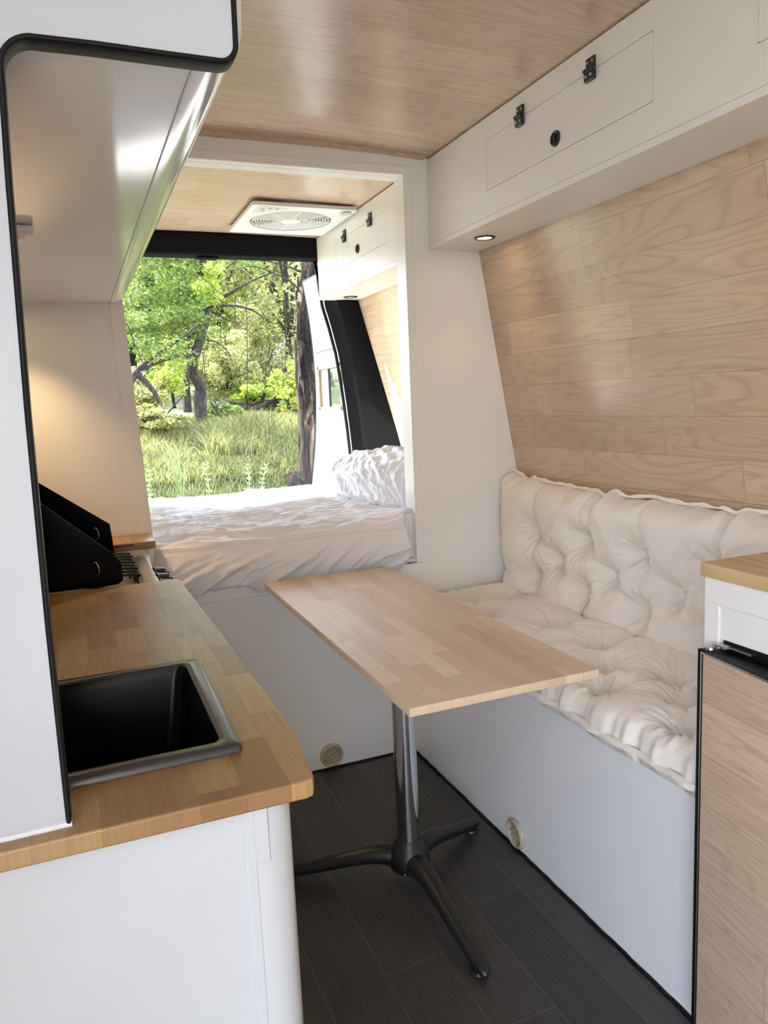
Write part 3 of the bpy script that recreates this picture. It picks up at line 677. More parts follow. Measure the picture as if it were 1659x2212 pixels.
# hob
hb = thing('gas_hob', 'black and steel gas hob with raised black lid plates, beyond the worktop', 'hob', (0.0, 2.05, 0.80))
HZ = 0.872
bm = bmesh.new()
bridge(bm, [loop_pts(-0.33, 0.166, 1.836, 2.262, 0.010, 0.800), loop_pts(-0.33, 0.166, 1.836, 2.262, 0.010, HZ + .006), loop_pts(-0.326, 0.162, 1.840, 2.258, 0.010, HZ + .010), loop_pts(-0.300, 0.135, 1.862, 2.236, 0.012, HZ + .010), loop_pts(-0.292, 0.127, 1.870, 2.228, 0.012, HZ + .003), loop_pts(-0.285, 0.120, 1.88, 2.22, 0.012, HZ + .002)])
wobj('tray', bm, STEEL, hb, True, 40)
def plate(y, pts, name='lid_plate'):
    wobj(name, prism(bmesh.new(), pts, 'y', y - 0.0015, y + 0.0015), GLASSB, hb, False)
plate(1.868, [(0.078, 0.900), (0.0795, 0.905), (0.079, 0.944), (0.061, 0.969), (-0.07, 1.091), (-0.31, 1.30), (-0.33, 1.30), (-0.33, 0.893), (0.066, 0.893)], 'near_side_plate')
plate(2.262, [(0.080, HZ + .012), (0.078, 0.931), (0.074, 0.985), (-0.088, 1.109), (-0.31, 1.29), (-0.33, 1.29), (-0.33, HZ + .012)], 'far_side_plate')
wobj('lid', B_(-0.335, -0.331, 1.868, 2.262, HZ + .008, 1.30), GLASSB, hb, False)
for yy, xx, zz in ((1.864, 0.026, 0.940), (2.258, 0.040, 0.965)):
    bm = bmesh.new(); tube(bm, spline([(xx - 0.010, yy - 0.001, zz + 0.010), (xx - 0.004, yy - 0.006, zz + 0.014), (xx + 0.002, yy - 0.006, zz), (xx + 0.001, yy - 0.006, zz - 0.014), (xx - 0.004, yy - 0.001, zz - 0.018)], 4), 0.0012, 6)
    wobj('wire_hook', bm, CHROME, hb)
# pan supports: bars across, ends bent down
bm = bmesh.new()
def bar(y, x0, x1, zt=0.905, zb=None):
    zb = zb or HZ + .004
    tube(bm, spline([(x0, y, zb), (x0 + 0.002, y, zt - 0.010), (x0 + 0.010, y, zt), ((x0 + x1) / 2, y, zt), (x1 - 0.010, y, zt), (x1 - 0.002, y, zt - 0.010), (x1, y, zb)], 5), 0.0035, 8)
for k in range(8): bar(1.905 + k * 0.043, -0.25, 0.112 if k % 2 else 0.116)
for xx in (-0.24, -0.10, 0.02, 0.098): tube(bm, [(xx, 1.903, 0.8985), (xx, 2.208, 0.8985)], 0.0035, 8)
wobj('pan_support', bm, CAST, hb)
for bx, by in ((0.02, 1.97), (0.02, 2.14), (-0.16, 2.05)):
    bm = bmesh.new(); lathe(bm, [(0.030, 0.0), (0.030, 0.008), (0.022, 0.010), (0.022, 0.015), (0.0, 0.016)], (bx, by, HZ + .002), 'z', 20)
    wobj('burner', bm, CAST, hb)
for k, yy in enumerate((1.905, 1.985, 2.065)):
    bm = bmesh.new(); lathe(bm, [(0.0, 0.030), (0.0220, 0.030), (0.0240, 0.027), (0.0255, 0.006), (0.0280, 0.003), (0.0280, 0.0)], (0.1665, yy, 0.858), 'x', 24)
    box(bm, 0.176, 0.206, yy - 0.004, yy + 0.004, 0.835, 0.8695, 0.002, 1)
    wobj('knob', bm, BLACKP, hb)
# wooden ledge beyond the hob
lg = obj_s('ledge', B_(XL + .002, 0.197, 2.292, B - 0.006, 0.896, 0.919, 0.002, 2), COUNTERW)
tag(lg, 'narrow oiled wooden ledge between the hob and the partition', 'shelf')
sp_ = thing('hob_end_cabinet', 'narrow white cabinet end under the small wooden ledge', 'cabinet', (0.1, 2.37, 0.80))
wobj('body', B_(XL + .002, 0.180, 2.300, B - 0.006, 0.802, 0.8955, 0.001, 1), GLOSS, sp_, False)
st = obj('wood_strip', B_(-0.05, 0.135, 2.268, 2.290, 0.915, 0.9215), simple('dark_walnut', (0.10, 0.045, 0.02), 0.4))
tag(st, 'thin dark wooden strip beside the ledge behind the hob', 'strip')
st.location.z = -0.002
# overhead unit on the left (glossy), rounded lower edge
ou = thing('overhead_unit', 'glossy white overhead unit with rounded lower edge above the kitchen', 'cabinet', (0.0, 1.6, 1.62))
sec = [(XL + .002, 1.622), (0.140, 1.620)] + [(0.146 + 0.044 * math.sin(math.radians(a)), 1.664 - 0.044 * math.cos(math.radians(a))) for a in range(0, 91, 6)] + [(0.198, 1.80), (0.205, 2.09), (XL + .002, 2.09)]
bm = prism(bmesh.new(), sec, 'y', 0.7865, B - 0.001); wobj('body', bm, GLOSS, ou, True, 25)
bm = bmesh.new(); box(bm, 0.1380, 0.1396, 0.79, B - 0.003, 1.6190, 1.6215); wobj('edge_seam', bm, GREYP, ou, False)
lb = obj_s('light_bar', B_(-0.22, -0.028, 1.468, 1.496, 1.606, 1.6196, 0.004, 3), PLAST); tag(lb, 'short white light bar under the glossy overhead unit', 'light')
so = thing('socket', 'white two-slot socket under the glossy overhead unit by the light bar', 'socket', (-0.05, 1.53, 1.62))
wobj('plate', B_(-0.11, -0.043, 1.505, 1.560, 1.613, 1.6196, 0.002, 2), PLAST, so)
bm = bmesh.new(); box(bm, -0.070, -0.061, 1.518, 1.526, 1.6122, 1.614); box(bm, -0.060, -0.052, 1.518, 1.526, 1.6122, 1.614); box(bm, -0.062, -0.055, 1.545, 1.550, 1.6122, 1.614)
wobj('slot', bm, BLACKP, so, False)
downlight(-0.13, 2.28, 1.6205, True, 'lit downlight under the glossy overhead unit beside the partition', power=6.5)
# near end panel with the black edge trim
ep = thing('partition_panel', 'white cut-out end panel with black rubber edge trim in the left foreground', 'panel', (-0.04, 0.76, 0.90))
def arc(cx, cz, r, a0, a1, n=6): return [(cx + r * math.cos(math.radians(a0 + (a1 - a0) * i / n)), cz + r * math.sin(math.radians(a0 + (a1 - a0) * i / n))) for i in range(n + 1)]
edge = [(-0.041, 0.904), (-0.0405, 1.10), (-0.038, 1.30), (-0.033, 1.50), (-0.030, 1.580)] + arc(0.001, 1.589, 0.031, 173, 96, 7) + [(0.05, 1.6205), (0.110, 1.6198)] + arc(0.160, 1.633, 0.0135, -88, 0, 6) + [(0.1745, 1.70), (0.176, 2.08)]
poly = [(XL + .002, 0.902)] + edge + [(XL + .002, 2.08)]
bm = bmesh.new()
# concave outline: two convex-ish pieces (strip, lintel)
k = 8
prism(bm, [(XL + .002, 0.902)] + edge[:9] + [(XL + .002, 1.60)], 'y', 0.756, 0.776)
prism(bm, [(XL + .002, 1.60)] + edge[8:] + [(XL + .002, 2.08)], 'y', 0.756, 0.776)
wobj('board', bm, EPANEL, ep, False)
bm = bmesh.new()
nn_ = []
for i in range(len(edge)):
    p0, p1 = Vector(edge[max(i - 1, 0)]), Vector(edge[min(i + 1, len(edge) - 1)]); d_ = (p1 - p0).normalized(); nn_.append(Vector((d_.y, -d_.x)))
prof_ = ((0.0005, 0.7545), (0.0022, 0.7528), (0.0042, 0.7532), (0.0052, 0.756), (0.0052, 0.777), (0.0040, 0.7795), (0.0020, 0.780), (-0.0005, 0.778))
rg_ = [[bm.verts.new((edge[i][0] + nn_[i].x * o_, y_, edge[i][1] + nn_[i].y * o_)) for o_, y_ in prof_] for i in range(len(edge))]
for a_, b_ in zip(rg_, rg_[1:]):
    for k in range(8): bm.faces.new((a_[k], a_[(k + 1) % 8], b_[(k + 1) % 8], b_[k]))
bm.faces.new(rg_[0]); bm.faces.new(list(reversed(rg_[-1]))); bmesh.ops.recalc_face_normals(bm, faces=bm.faces)
wobj('edge_trim', bm, RUBBER, ep, True, 60)
bm = bmesh.new(); tube(bm, wavy((XL + .01, 0.757, 0.9005), (-0.036, 0.757, 0.9015), 30, 0.0008), 0.0045, 8); wobj('caulk', bm, CAULK, ep)

# ------------------------------------------------------------------ table
tbl = thing('table', 'narrow pale wooden block table on a chrome pole with black three-legged foot', 'table', (0.735, 1.74, 0.0))
bm = bmesh.new()
tp_ = B_(0.521, 0.943, 1.204, 2.332, 0.7225, 0.740, 0.0015, 2)
wobj('tabletop', tp_, TABLEW, tbl, True, 30)
bm = bmesh.new(); lathe(bm, [(0.0305, 0.115), (0.0305, 0.718)], (0.735, 1.74, 0), 'z', 32); wobj('pole', bm, CHROME, tbl)
bm = bmesh.new(); box(bm, 0.60, 0.87, 1.60, 1.88, 0.717, 0.7222, 0.002, 1); wobj('mounting_plate', bm, BLACKP, tbl)
bm = bmesh.new(); lathe(bm, [(0.0, 0.052), (0.052, 0.052), (0.056, 0.062), (0.054, 0.090), (0.046, 0.108), (0.037, 0.122), (0.0345, 0.132), (0.033, 0.134), (0.0305, 0.134)], (0.735, 1.74, 0), 'z', 36)
wobj('hub', bm, CAST, tbl)
for a, ln in ((-89, 0.40), (28, 0.335), (152, 0.37)):
    d = Vector((math.cos(math.radians(a)), math.sin(math.radians(a)), 0)); c = Vector((0.735, 1.74, 0))
    pr = [(0.030, 0.076), (0.07, 0.082), (0.12, 0.079), (0.19, 0.064), (0.27, 0.045), (0.34, 0.030), (0.385, 0.020), (0.40, 0.014)]
    s = ln / 0.40
    pts = spline([c + d * r * s + Vector((0, 0, z)) for r, z in pr], 5)
    rad = lerp_list([0.030, 0.027, 0.024, 0.021, 0.019, 0.017, 0.014, 0.007], 5)
    bm = bmesh.new(); tube(bm, pts, rad, 16, sx=1.05)
    for v in bm.verts:
        if v.co.z < 0.002: v.co.z = 0.002
    # pressed ridge line down each leg
    lg_ = wobj('leg', bm, CAST, tbl)
    bm = bmesh.new(); e = c + d * (ln - 0.035)
    lathe(bm, [(0.0, 0.0), (0.019, 0.0), (0.021, 0.004), (0.019, 0.010), (0.0, 0.012)], (e.x, e.y, 0.0005), 'z', 20); wobj('foot', bm, BLACKP, lg_)
bm = bmesh.new(); lathe(bm, [(0, -0.003), (0.003, -0.002), (0.003, 0)], (0.700, 1.692, 0.062), 'y', 10); wobj('bolt', bm, STEEL, tbl)

# ------------------------------------------------------------------ air vents
def vent(c, axis, label):
    t = thing('air_vent', label, 'vent', c)
    s = -1
    def pr(l): return [(r, h * s) for r, h in l]
    bm = bmesh.new(); lathe(bm, pr([(0.0, 0.002), (0.029, 0.002), (0.030, 0.003), (0.032, 0.010), (0.036, 0.0125), (0.040, 0.010), (0.043, 0.005), (0.0435, 0.0005)]), c, axis, 40); wobj('ring', bm, BEIGE, t)
    bm = bmesh.new(); lathe(bm, pr([(0.0, 0.004), (0.016, 0.004), (0.022, 0.0065), (0.024, 0.0065), (0.024, 0.003)]), c, axis, 32)
    v = Vector(c)
    if axis == 'y': 
        for k in (-1, 0, 1): box(bm, v.x - 0.024, v.x + 0.024, v.y - 0.009, v.y - 0.003, v.z + k * 0.014 - 0.0015, v.z + k * 0.014 + 0.0015)
    else:
        for k in (-1, 0, 1): box(bm, v.x - 0.009, v.x - 0.003, v.y - 0.024, v.y + 0.024, v.z + k * 0.014 - 0.0015, v.z + k * 0.014 + 0.0015)
    rot = Matrix.Translation(v) @ Matrix.Rotation(math.radians(-35), 4, 'Y' if axis == 'y' else 'X') @ Matrix.Translation(-v)
    bmesh.ops.transform(bm, matrix=rot, verts=bm.verts)
    wobj('louvre', bm, BEIGE, t)
vent((0.751, B, 0.051), 'y', 'round beige air vent low on the partition under the bed')
vent((1.077, 1.746, 0.048), 'x', 'round beige air vent low on the front of the white bench')

# ------------------------------------------------------------------ fridge cabinet on the right
fc = thing('fridge_cabinet', 'white fridge cabinet at the right edge, under a golden pine top', 'cabinet', (1.06, 0.6, 0.0))
FX = 1.060
bm = bmesh.new()
box(bm, FX, FX + 0.018, 0.15, 1.046, 0.902, 0.9505, 0.001, 1)
box(bm, FX + 0.0005, FX + 0.018, 1.012, 1.046, 0.0, 0.902, 0.001, 1)
wobj('face_frame', bm, PAINTW, fc)
wobj('recessed_panel', B_(FX + 0.006, FX + 0.016, 0.15, 1.011, 0.838, 0.9015, 0.001, 1), PAINTW, fc)
wobj('far_side', B_(FX + 0.018, 1.50, 1.030, 1.046, 0.0, 0.9505), PAINTW, fc, False)
wobj('fridge_body', B_(FX + 0.012, 1.50, 0.15, 1.010, 0.02, 0.8370), RUBBER, fc, False)
bm = bmesh.new(); box(bm, FX - 0.010, FX + 0.012, 0.985, 1.018, 0.8245, 0.832, 0.002, 2); box(bm, FX + 0.0, FX + 0.012, 0.94, 0.99, 0.826, 0.830, 0.001, 1)
lathe(bm, [(0.0, 0.005), (0.007, 0.004), (0.008, 0.0)], (FX - 0.016, 1.014, 0.8215), 'z', 16)
wobj('hinge', bm, STEEL, fc)
# door, hinged at its far edge and standing slightly open
fd = bpy.data.objects.new('fridge_door', None)
DX, DY = 1.034, 1.032
dxy = Vector((0.017, 0.1665, 0)).normalized()     # from near to far edge
def fdoor(name, a0, a1, t0, t1, z0, z1, mat, par, bev=0.001):
    """a along the door from the far edge to the camera, t from outer face inwards"""
    bm = B_(t0, t1, -a1, -a0, z0, z1, bev, 2)
    rot = Matrix.Rotation(-math.atan2(0.017, 0.1665), 4, 'Z')
    bmesh.ops.transform(bm, matrix=Matrix.Translation((DX, DY, 0)) @ rot, verts=bm.verts)
    return wobj(name, bm, mat, par)
C.objects.unlink(fd) if fd.name in C.objects else None
bpy.data.objects.remove(fd)
dpan = fdoor('door', 0.0, 0.62, 0.002, 0.034, 0.03, 0.8195, RUBBER, fc)
bm = B_(-0.0004, 0.004, -0.615, -0.0125, 0.035, 0.812, 0.0005, 1)
bmesh.ops.transform(bm, matrix=Matrix.Translation((DX, DY, 0)) @ Matrix.Rotation(-math.atan2(0.017, 0.1665), 4, 'Z'), verts=bm.verts)
wobj('door_inlay', bm, FRIDGEW, dpan)
fdoor('door_edge_strip', 0.001, 0.0035, -0.003, 0.004, 0.03, 0.820, RUBBER, dpan)
fdoor('metal_edge', 0.0075, 0.0095, -0.0022, 0.003, 0.03, 0.8165, STEEL, dpan, 0.0004)
fdoor('top_metal_edge', 0.0095, 0.62, -0.0022, 0.003, 0.8130, 0.8155, STEEL, dpan, 0.0004)
pt = obj_s('pine_top', B_(1.054, 1.50, 0.15, 1.052, 0.951, 0.9765, 0.0015, 2), PINEW); tag(pt, 'thick golden pine board on top of the white fridge cabinet', 'worktop')

# ------------------------------------------------------------------ ceiling fan above the bed
fn = thing('roof_fan', 'square white roof fan with round grille in the ceiling above the bed', 'fan', (0.967, 3.33, 2.10))
FZ = 2.103
bm = bmesh.new(); ring_frame(bm, rrect(0.746, 1.188, 3.085, 3.575, 0.012, 12), [(0.967 + 0.178 * math.cos(2 * PI * (i + .5) / 52 ), 3.33 + 0.178 * math.sin(2 * PI * (i + .5) / 52)) for i in range(52)], 'z', FZ - 0.014, FZ)
wobj('frame', bm, PLAST, fn, True, 30)
bm = bmesh.new()
for r in [0.045 + 0.012 * k for k in range(11)]:
    tube(bm, [(0.967 + r * math.cos(2 * PI * i / 48), 3.33 + r * math.sin(2 * PI * i / 48), FZ - 0.010) for i in range(49)], 0.0022, 6, False)
for i in range(8):
    a = 2 * PI * i / 8; tube(bm, [(0.967 + 0.03 * math.cos(a), 3.33 + 0.03 * math.sin(a), FZ - 0.011), (0.967 + 0.178 * math.cos(a), 3.33 + 0.178 * math.sin(a), FZ - 0.009)], 0.003, 6)
lathe(bm, [(0.0, -0.016), (0.042, -0.015), (0.045, -0.006)], (0.967, 3.33, FZ), 'z', 32)
wobj('grille', bm, PLAST, fn)
bm = bmesh.new()
for i in range(5):
    a = 2 * PI * i / 5
    p = lambda r, t, z: (0.967 + r * math.cos(a + t), 3.33 + r * math.sin(a + t), FZ + z)
    vs = [bm.verts.new(q) for q in (p(0.03, -.2, -.001), p(0.165, -.32, -.001), p(0.165, .32, .005), p(0.03, .4, .005))]
    bm.faces.new(vs)
bmesh.ops.solidify(bm, geom=bm.faces[:], thickness=0.002)
wobj('blade', bm, GREYP, fn)
wobj('fan_recess', B_(0.78, 1.15, 3.14, 3.52, FZ + .008, FZ + .012), PLAST, fn, False)
bm = bmesh.new(); prism(bm, [(0.772, 3.105), (0.90, 3.115), (0.80, 3.20), (0.772, 3.215)], 'z', FZ - 0.0152, FZ - 0.0138)
wobj('control_pad', bm, simple('pale_grey_plastic', (0.62, 0.61, 0.60), 0.4), fn, False)
for q in ((0.79, 3.13), (0.82, 3.125), (0.85, 3.125), (0.795, 3.16)):
    bm = bmesh.new(); box(bm, q[0], q[0] + 0.014, q[1], q[1] + 0.008, FZ - 0.017, FZ - 0.0150)
    wobj('button', bm, GREYP, fn, False)
bm = bmesh.new(); lathe(bm, [(0, -0.024), (0.022, -0.022), (0.024, -0.014)], (1.150, 3.125, FZ), 'z', 24); wobj('crank_knob', bm, simple('mid_grey_plastic', (0.5, 0.5, 0.47), 0.4), fn)

# ------------------------------------------------------------------ bed
bed = thing('bed', 'raised bed platform with mattress behind the partition, under the white duvet', 'bed', (0.7, 3.1, 0.0))
wobj('platform', B_(XL + .002, 1.555, B + T + .002, 3.60, 0.62, 0.66), PALEW, bed, False)
wobj('mattress', B_(XL + .01, 1.50, B + T + 0.02, 3.66, 0.661, 0.80, 0.03, 3), DUVET, bed)
wobj('support', B_(XL + .01, 1.53, 3.56, 3.60, 0.0, 0.62), PALEW, bed, False)
def ridge(p, f=1.0, o=2):
    s = 0; a = 1; t = 0
    for k in range(o):
        s += a * (max(0.0, 1 - abs(noise.noise(p * f)) * 2.2) ** 1.8); t += a; a *= 0.5; f *= 2.1
    return s / t
# duvet: s along x, t along a profile up the front, over the top and down behind
prof = [(2.475, 0.716), (2.450, 0.712), (2.418, 0.722), (2.398, 0.745), (2.392, 0.78), (2.398, 0.815), (2.415, 0.845), (2.450, 0.866), (2.52, 0.876), (2.75, 0.878), (3.1, 0.880), (3.4, 0.882), (3.64, 0.880), (3.70, 0.868), (3.725, 0.83), (3.728, 0.72)]
pp = spline([(0, y, z) for y, z in prof], 10)
# resample by length
L_ = [0]
for a, b in zip(pp, pp[1:]): L_.append(L_[-1] + (b - a).length)
def at_len(s):
    lo = 0
    while lo < len(L_) - 2 and L_[lo + 1] < s: lo += 1
    t = (s - L_[lo]) / max(1e-9, L_[lo + 1] - L_[lo]); return pp[lo].lerp(pp[lo + 1], t), (pp[lo + 1] - pp[lo]).normalized()
NT, NX = 330, 300; X0, X1 = 0.165, 1.50
bm = bmesh.new(); g = []
x_lo, x_hi = 0.135, 1.53
for j in range(NT + 1):
    s = L_[-1] * (j / NT) ; p, d = at_len(s)
    nrm = Vector((0, -d.z, d.y)); nrm = Vector((0, d.z * -1, d.y))
    if nrm.z < 0 and j > NT * 0.2 and j < NT * 0.85: nrm = -nrm
    nrm = Vector((0, -d.z, d.y)).normalized()
    row = []
    for i in range(NX + 1):
        x = x_lo + (x_hi - x_lo) * i / NX
        frontness = 1 - smooth(0.12, 0.22, s)
        topness = smooth(0.15, 0.26, s)
        # diagonal drape folds on the front
        q = Vector((x * 5.0 - s * 9.0 + 0.7 * noise.noise(Vector((x * 3, s * 6, 2))), s * 3.0 + x * 1.0, 1.3))
        f1 = 0.034 * ridge(q, 1.1, 2) * frontness * smooth(0.0, 0.05, s)
        q3 = Vector((x * 17.0 - s * 16.0, s * 6, 4.0)); f1 += 0.010 * ridge(q3, 1.0, 1) * frontness
        # lateral wrinkles on top
        warp = noise.noise(Vector((x * 2.2, s * 3.0, 7))) * 0.30
        q = Vector((x * 2.6 + 9, (s + warp * 0.35) * 13.0, 3.1)); f2 = 0.020 * ridge(q, 1.0, 2) * topness
        q = Vector((x * 6.0 + 3, (s + warp * 0.2) * 30.0, 8.1)); f2 += 0.008 * ridge(q, 1.0, 2) * topness
        # stitched seam where top meets front
        sm_ = 0.205 + 0.012 * noise.noise(Vector((x * 5, 1, 1)))
        f3 = -0.012 * math.exp(-((s - sm_) / 0.007) ** 2) * (0.6 + 0.4 * noise.noise(Vector((x * 8, 0, 3))))
        f3 += 0.007 * math.exp(-((s - sm_ - 0.018) / 0.012) ** 2)
        big = 0.010 * noise.noise(Vector((x * 2.5, s * 2.5, 5)))
        # a soft pile of cloth rising towards the right end
        rise = 0.030 * smooth(0.98, 1.10, x) * math.exp(-((s - 0.24) / 0.10) ** 2) + 0.020 * math.exp(-((x - 0.86) / 0.10) ** 2) * math.exp(-((s - 0.2) / 0.05) ** 2)
        tl = 1.0
        h = f1 + f2 + f3 + big + rise - 0.006
        lim = 1.0
        co = Vector((x, p.y, p.z)) + nrm * h
        if x > 1.085 and co.y < B + 0.03:      # tucked behind the casing on the right
            co.y = B + 0.03 + (co.y - B - 0.03) * 0.05
        if x > 1.05 and x <= 1.085 and co.y < B + 0.03:
            k_ = (x - 1.05) / 0.035; k_ = k_ * k_ * (3 - 2 * k_); co.y = co.y * (1 - k_) + (B + 0.03 + (co.y - B - 0.03) * 0.05) * k_
        if x < 0.235 and co.y < B + 0.035:
            k_ = min(1, (0.235 - x) / 0.06); co.y = co.y * (1 - k_) + (B + 0.035) * k_
        if co.y > B - 0.01 and co.y < B + T + 0.01 and co.z < 0.70: co.z = 0.70
        row.append(bm.verts.new(co))
    g.append(row)
for j in range(NT):
    for i in range(NX): bm.faces.new((g[j][i], g[j][i + 1], g[j + 1][i + 1], g[j + 1][i]))
bmesh.ops.recalc_face_normals(bm, faces=bm.faces)
du = obj('duvet', bm, DUVET, None, True)
tag(du, 'crumpled white duvet spread over the bed and hanging down its near side', 'duvet')
so_m = du.modifiers.new('thick', 'SOLIDIFY'); so_m.thickness = 0.010; so_m.offset = -1
# heap of bedding at the right: a pillow under a folded duvet end
def heap():
    bm = bmesh.new(); NU, NV = 230, 160; g = []
    path = spline([(1.355, 2.52, 0.90), (1.335, 2.66, 0.94), (1.30, 2.85, 0.955), (1.27, 3.05, 0.955), (1.24, 3.22, 0.945), (1.225, 3.33, 0.93)], 25)
    for a in range(NU + 1):
        t = a / NU; p = path[min(len(path) - 1, int(t * (len(path) - 1)))]
        w = (0.19 + 0.03 * math.sin(t * 3)) * (1 - abs(2 * t - 1) ** 4.5 * 0.9) ** 0.5
        hh = (0.160 - 0.030 * t) * (1 - abs(2 * t - 1) ** 4.0 * 0.92) ** 0.5
        row = []
        for b in range(NV):
            th = 2 * PI * b / NV
            cx, cz = math.cos(th), math.sin(th)
            cx = math.copysign(abs(cx) ** 0.8, cx); cz = math.copysign(abs(cz) ** 0.85, cz)
            nn = Vector((p.x + w * cx, p.y, p.z + hh * cz))
            q = Vector((t * 4.0 + th * 1.6 + 1.2 * noise.noise(Vector((t * 3, th, 0))), th * 2.2 - t * 6, 2)) * 1.5
            # keep periodic by blending over the hidden underside
            per = smooth(-1.0, -0.5, cz) if cz < 0 else 1.0
            r = (0.017 * ridge(Vector((t * 3.2 + th * 1.1 + 0.8 * noise.noise(Vector((t * 2.5, th, 0))), th * 0.7 - t * 1.6, 2)), 1.3, 2) + 0.010 * ridge(Vector((t * 11 + th * 2.6, th * 0.9 - t * 2.5, 9)), 1.0, 2)) * per
            nn += Vector((cx, 0, cz)) * (r - 0.011)
            nn.y += 0.05 * cx * (0.5 - t)
            row.append(bm.verts.new(nn))
        g.append(row)
    for a in range(NU):
        for b in range(NV): bm.faces.new((g[a][b], g[a][(b + 1) % NV], g[a + 1][(b + 1) % NV], g[a + 1][b]))
    bm.faces.new(g[0]); bm.faces.new(list(reversed(g[-1])))
    bmesh.ops.recalc_face_normals(bm, faces=bm.faces)
    return bm
pw = obj('pillow', heap(), DUVET, None, True)
tag(pw, 'plump white crumpled pillow at the right end of the bed', 'pillow')

# ------------------------------------------------------------------ outdoors
def gz(x, y):
    pts = [(-60, -0.62), (4.6, -0.62), (6.0, -0.42), (7.5, -0.05), (9.0, 0.28), (10.5, 0.66), (12.0, 0.98), (14.0, 1.18), (18.0, 1.5), (30.0, 2.3), (60.0, 4.0)]
    for (a, b), (c, d) in zip(pts, pts[1:]):
        if y <= c:
            z = b + (d - b) * max(0, (y - a) / (c - a)); break
    else: z = pts[-1][1]
    return z + (0.10 * noise.noise(Vector((x * 0.5, y * 0.5, 0))) if y > 5 else 0)
bm = bmesh.new(); nx, ny = 60, 90; vs = []
for j in range(ny + 1):
    y = 4.4 + (55 - 4.4) * (j / ny) ** 1.7
    vs.append([bm.verts.new((-25 + 60 * i / nx, y, gz(-25 + 60 * i / nx, y))) for i in range(nx + 1)])
for j in range(ny):
    for i in range(nx): bm.faces.new((vs[j][i], vs[j][i + 1], vs[j + 1][i + 1], vs[j + 1][i]))
struct(obj('ground', bm, GROUNDM, None, True))
struct(obj('ground', B_(-25, 35, -40, 4.4, -0.72, -0.62), OUTG))

def ray_pt(px, py, y):
    d = RT_F + RT_R * ((px - 829.5) / 1632.9) - RT_U * ((py - 1106) / 1632.9)
    return Vector((d.x / d.y * y, y, 1.29576 + d.z / d.y * y))
def leaves(bm, n, center, rad, size, rnd, flat=0.0, elong=1.8):
    cx, cy, cz = center; rx, ry, rz = rad
    for _ in range(n):
        while True:
            a, b, c = rnd.uniform(-1, 1), rnd.uniform(-1, 1), rnd.uniform(-1, 1)
            if a * a + b * b + c * c <= 1: break
        p = Vector((cx + a * rx, cy + b * ry, cz + c * rz))
        s = size * rnd.uniform(0.6, 1.3)
        u = Vector((rnd.gauss(0, 1), rnd.gauss(0, 1), rnd.gauss(0, 0.6))).normalized(); w = u.cross(Vector((rnd.gauss(0, 1), rnd.gauss(0, 1), rnd.gauss(0, 1)))).normalized()
        q = [p - u * s * elong * .5, p + w * s * .42, p + u * s * elong * .5, p - w * s * .42]
        bm.faces.new([bm.verts.new(v) for v in q])
def clump_crown(bm, n, center, rad, size, rnd, k=26, cr=0.32):
    """crown of many leaf clumps"""
    cx, cy, cz = center; rx, ry, rz = rad
    for _ in range(k):
        while True:
            a, b, c = rnd.uniform(-1, 1), rnd.uniform(-1, 1), rnd.uniform(-1, 1)
            if a * a + b * b + c * c <= 1: break
        r = cr * rnd.uniform(0.6, 1.3)
        leaves(bm, n // k, (cx + a * rx, cy + b * ry, cz + c * rz), (rx * r, ry * r, rz * r * 0.7), size, rnd)
def twig_set(bm, root, crown, rad, rnd, k=8, r0=0.03):
    c = Vector(crown)
    for _ in range(k):
        e = c + Vector((rnd.uniform(-.9, .9) * rad[0], rnd.uniform(-.9, .9) * rad[1], rnd.uniform(-.7, .9) * rad[2]))
        mdl = Vector(root).lerp(e, 0.5) + Vector((rnd.uniform(-.3, .3), rnd.uniform(-.3, .3), rnd.uniform(0, .3)))
        tube(bm, spline([root, mdl, e], 5), lerp_list([r0, r0 * .6, r0 * .2], 5), 5)
def tree(name, label, base, height, crown_c, crown_r, nleaf, size, mat, seed, cat='tree', trunk_r=0.09, bark=BARK, group=None, k=26, twigs=8, cr=0.32):
    rnd = random.Random(seed); t = thing(name, label, cat, base, group)
    b = Vector(base); top = Vector(crown_c)
    bm = bmesh.new()
    mid = b.lerp(top, 0.5) + Vector((rnd.uniform(-.2, .2), rnd.uniform(-.2, .2), 0))
    tube(bm, spline([b - Vector((0, 0, .1)), mid, top + Vector((0, 0, crown_r[2] * .4))], 6), lerp_list([trunk_r, trunk_r * .75, trunk_r * .3], 6), 8)
    twig_set(bm, b.lerp(top, 0.45), crown_c, crown_r, rnd, twigs, trunk_r * .4)
    wobj('trunk', bm, bark, t)
    bm = bmesh.new(); clump_crown(bm, nleaf, crown_c, crown_r, size, rnd, k, cr); wobj('foliage', bm, mat, t, False)
    return t
# crooked tree in the middle
D1 = 12.0
rnd = random.Random(3)
t = thing('crooked_tree', 'crooked brown-barked tree with bright green leaves, in the middle of the view', 'tree', ray_pt(437, 925, D1))
path = [(441, 935), (430, 870), (434, 838), (417, 806), (417, 780), (430, 742), (441, 700), (447, 668), (446, 645), (441, 600), (438, 560), (441, 500), (435, 420)]
bm = bmesh.new(); pts = spline([ray_pt(x, y, D1 + 0.15 * math.sin(i)) for i, (x, y) in enumerate(path)], 6)
tube(bm, pts, lerp_list([0.115, 0.088, 0.092, 0.082, 0.078, 0.072, 0.076, 0.072, 0.064, 0.056, 0.05, 0.04, 0.03], 6), 14)
for v in bm.verts:
    n_ = noise.noise(Vector((v.co.x * 30, v.co.y * 30, v.co.z * 4))); v.co += Vector((n_, n_ * .3, 0)) * 0.012
wobj('trunk', bm, BARK, t, True, 70)
bm = bmesh.new()
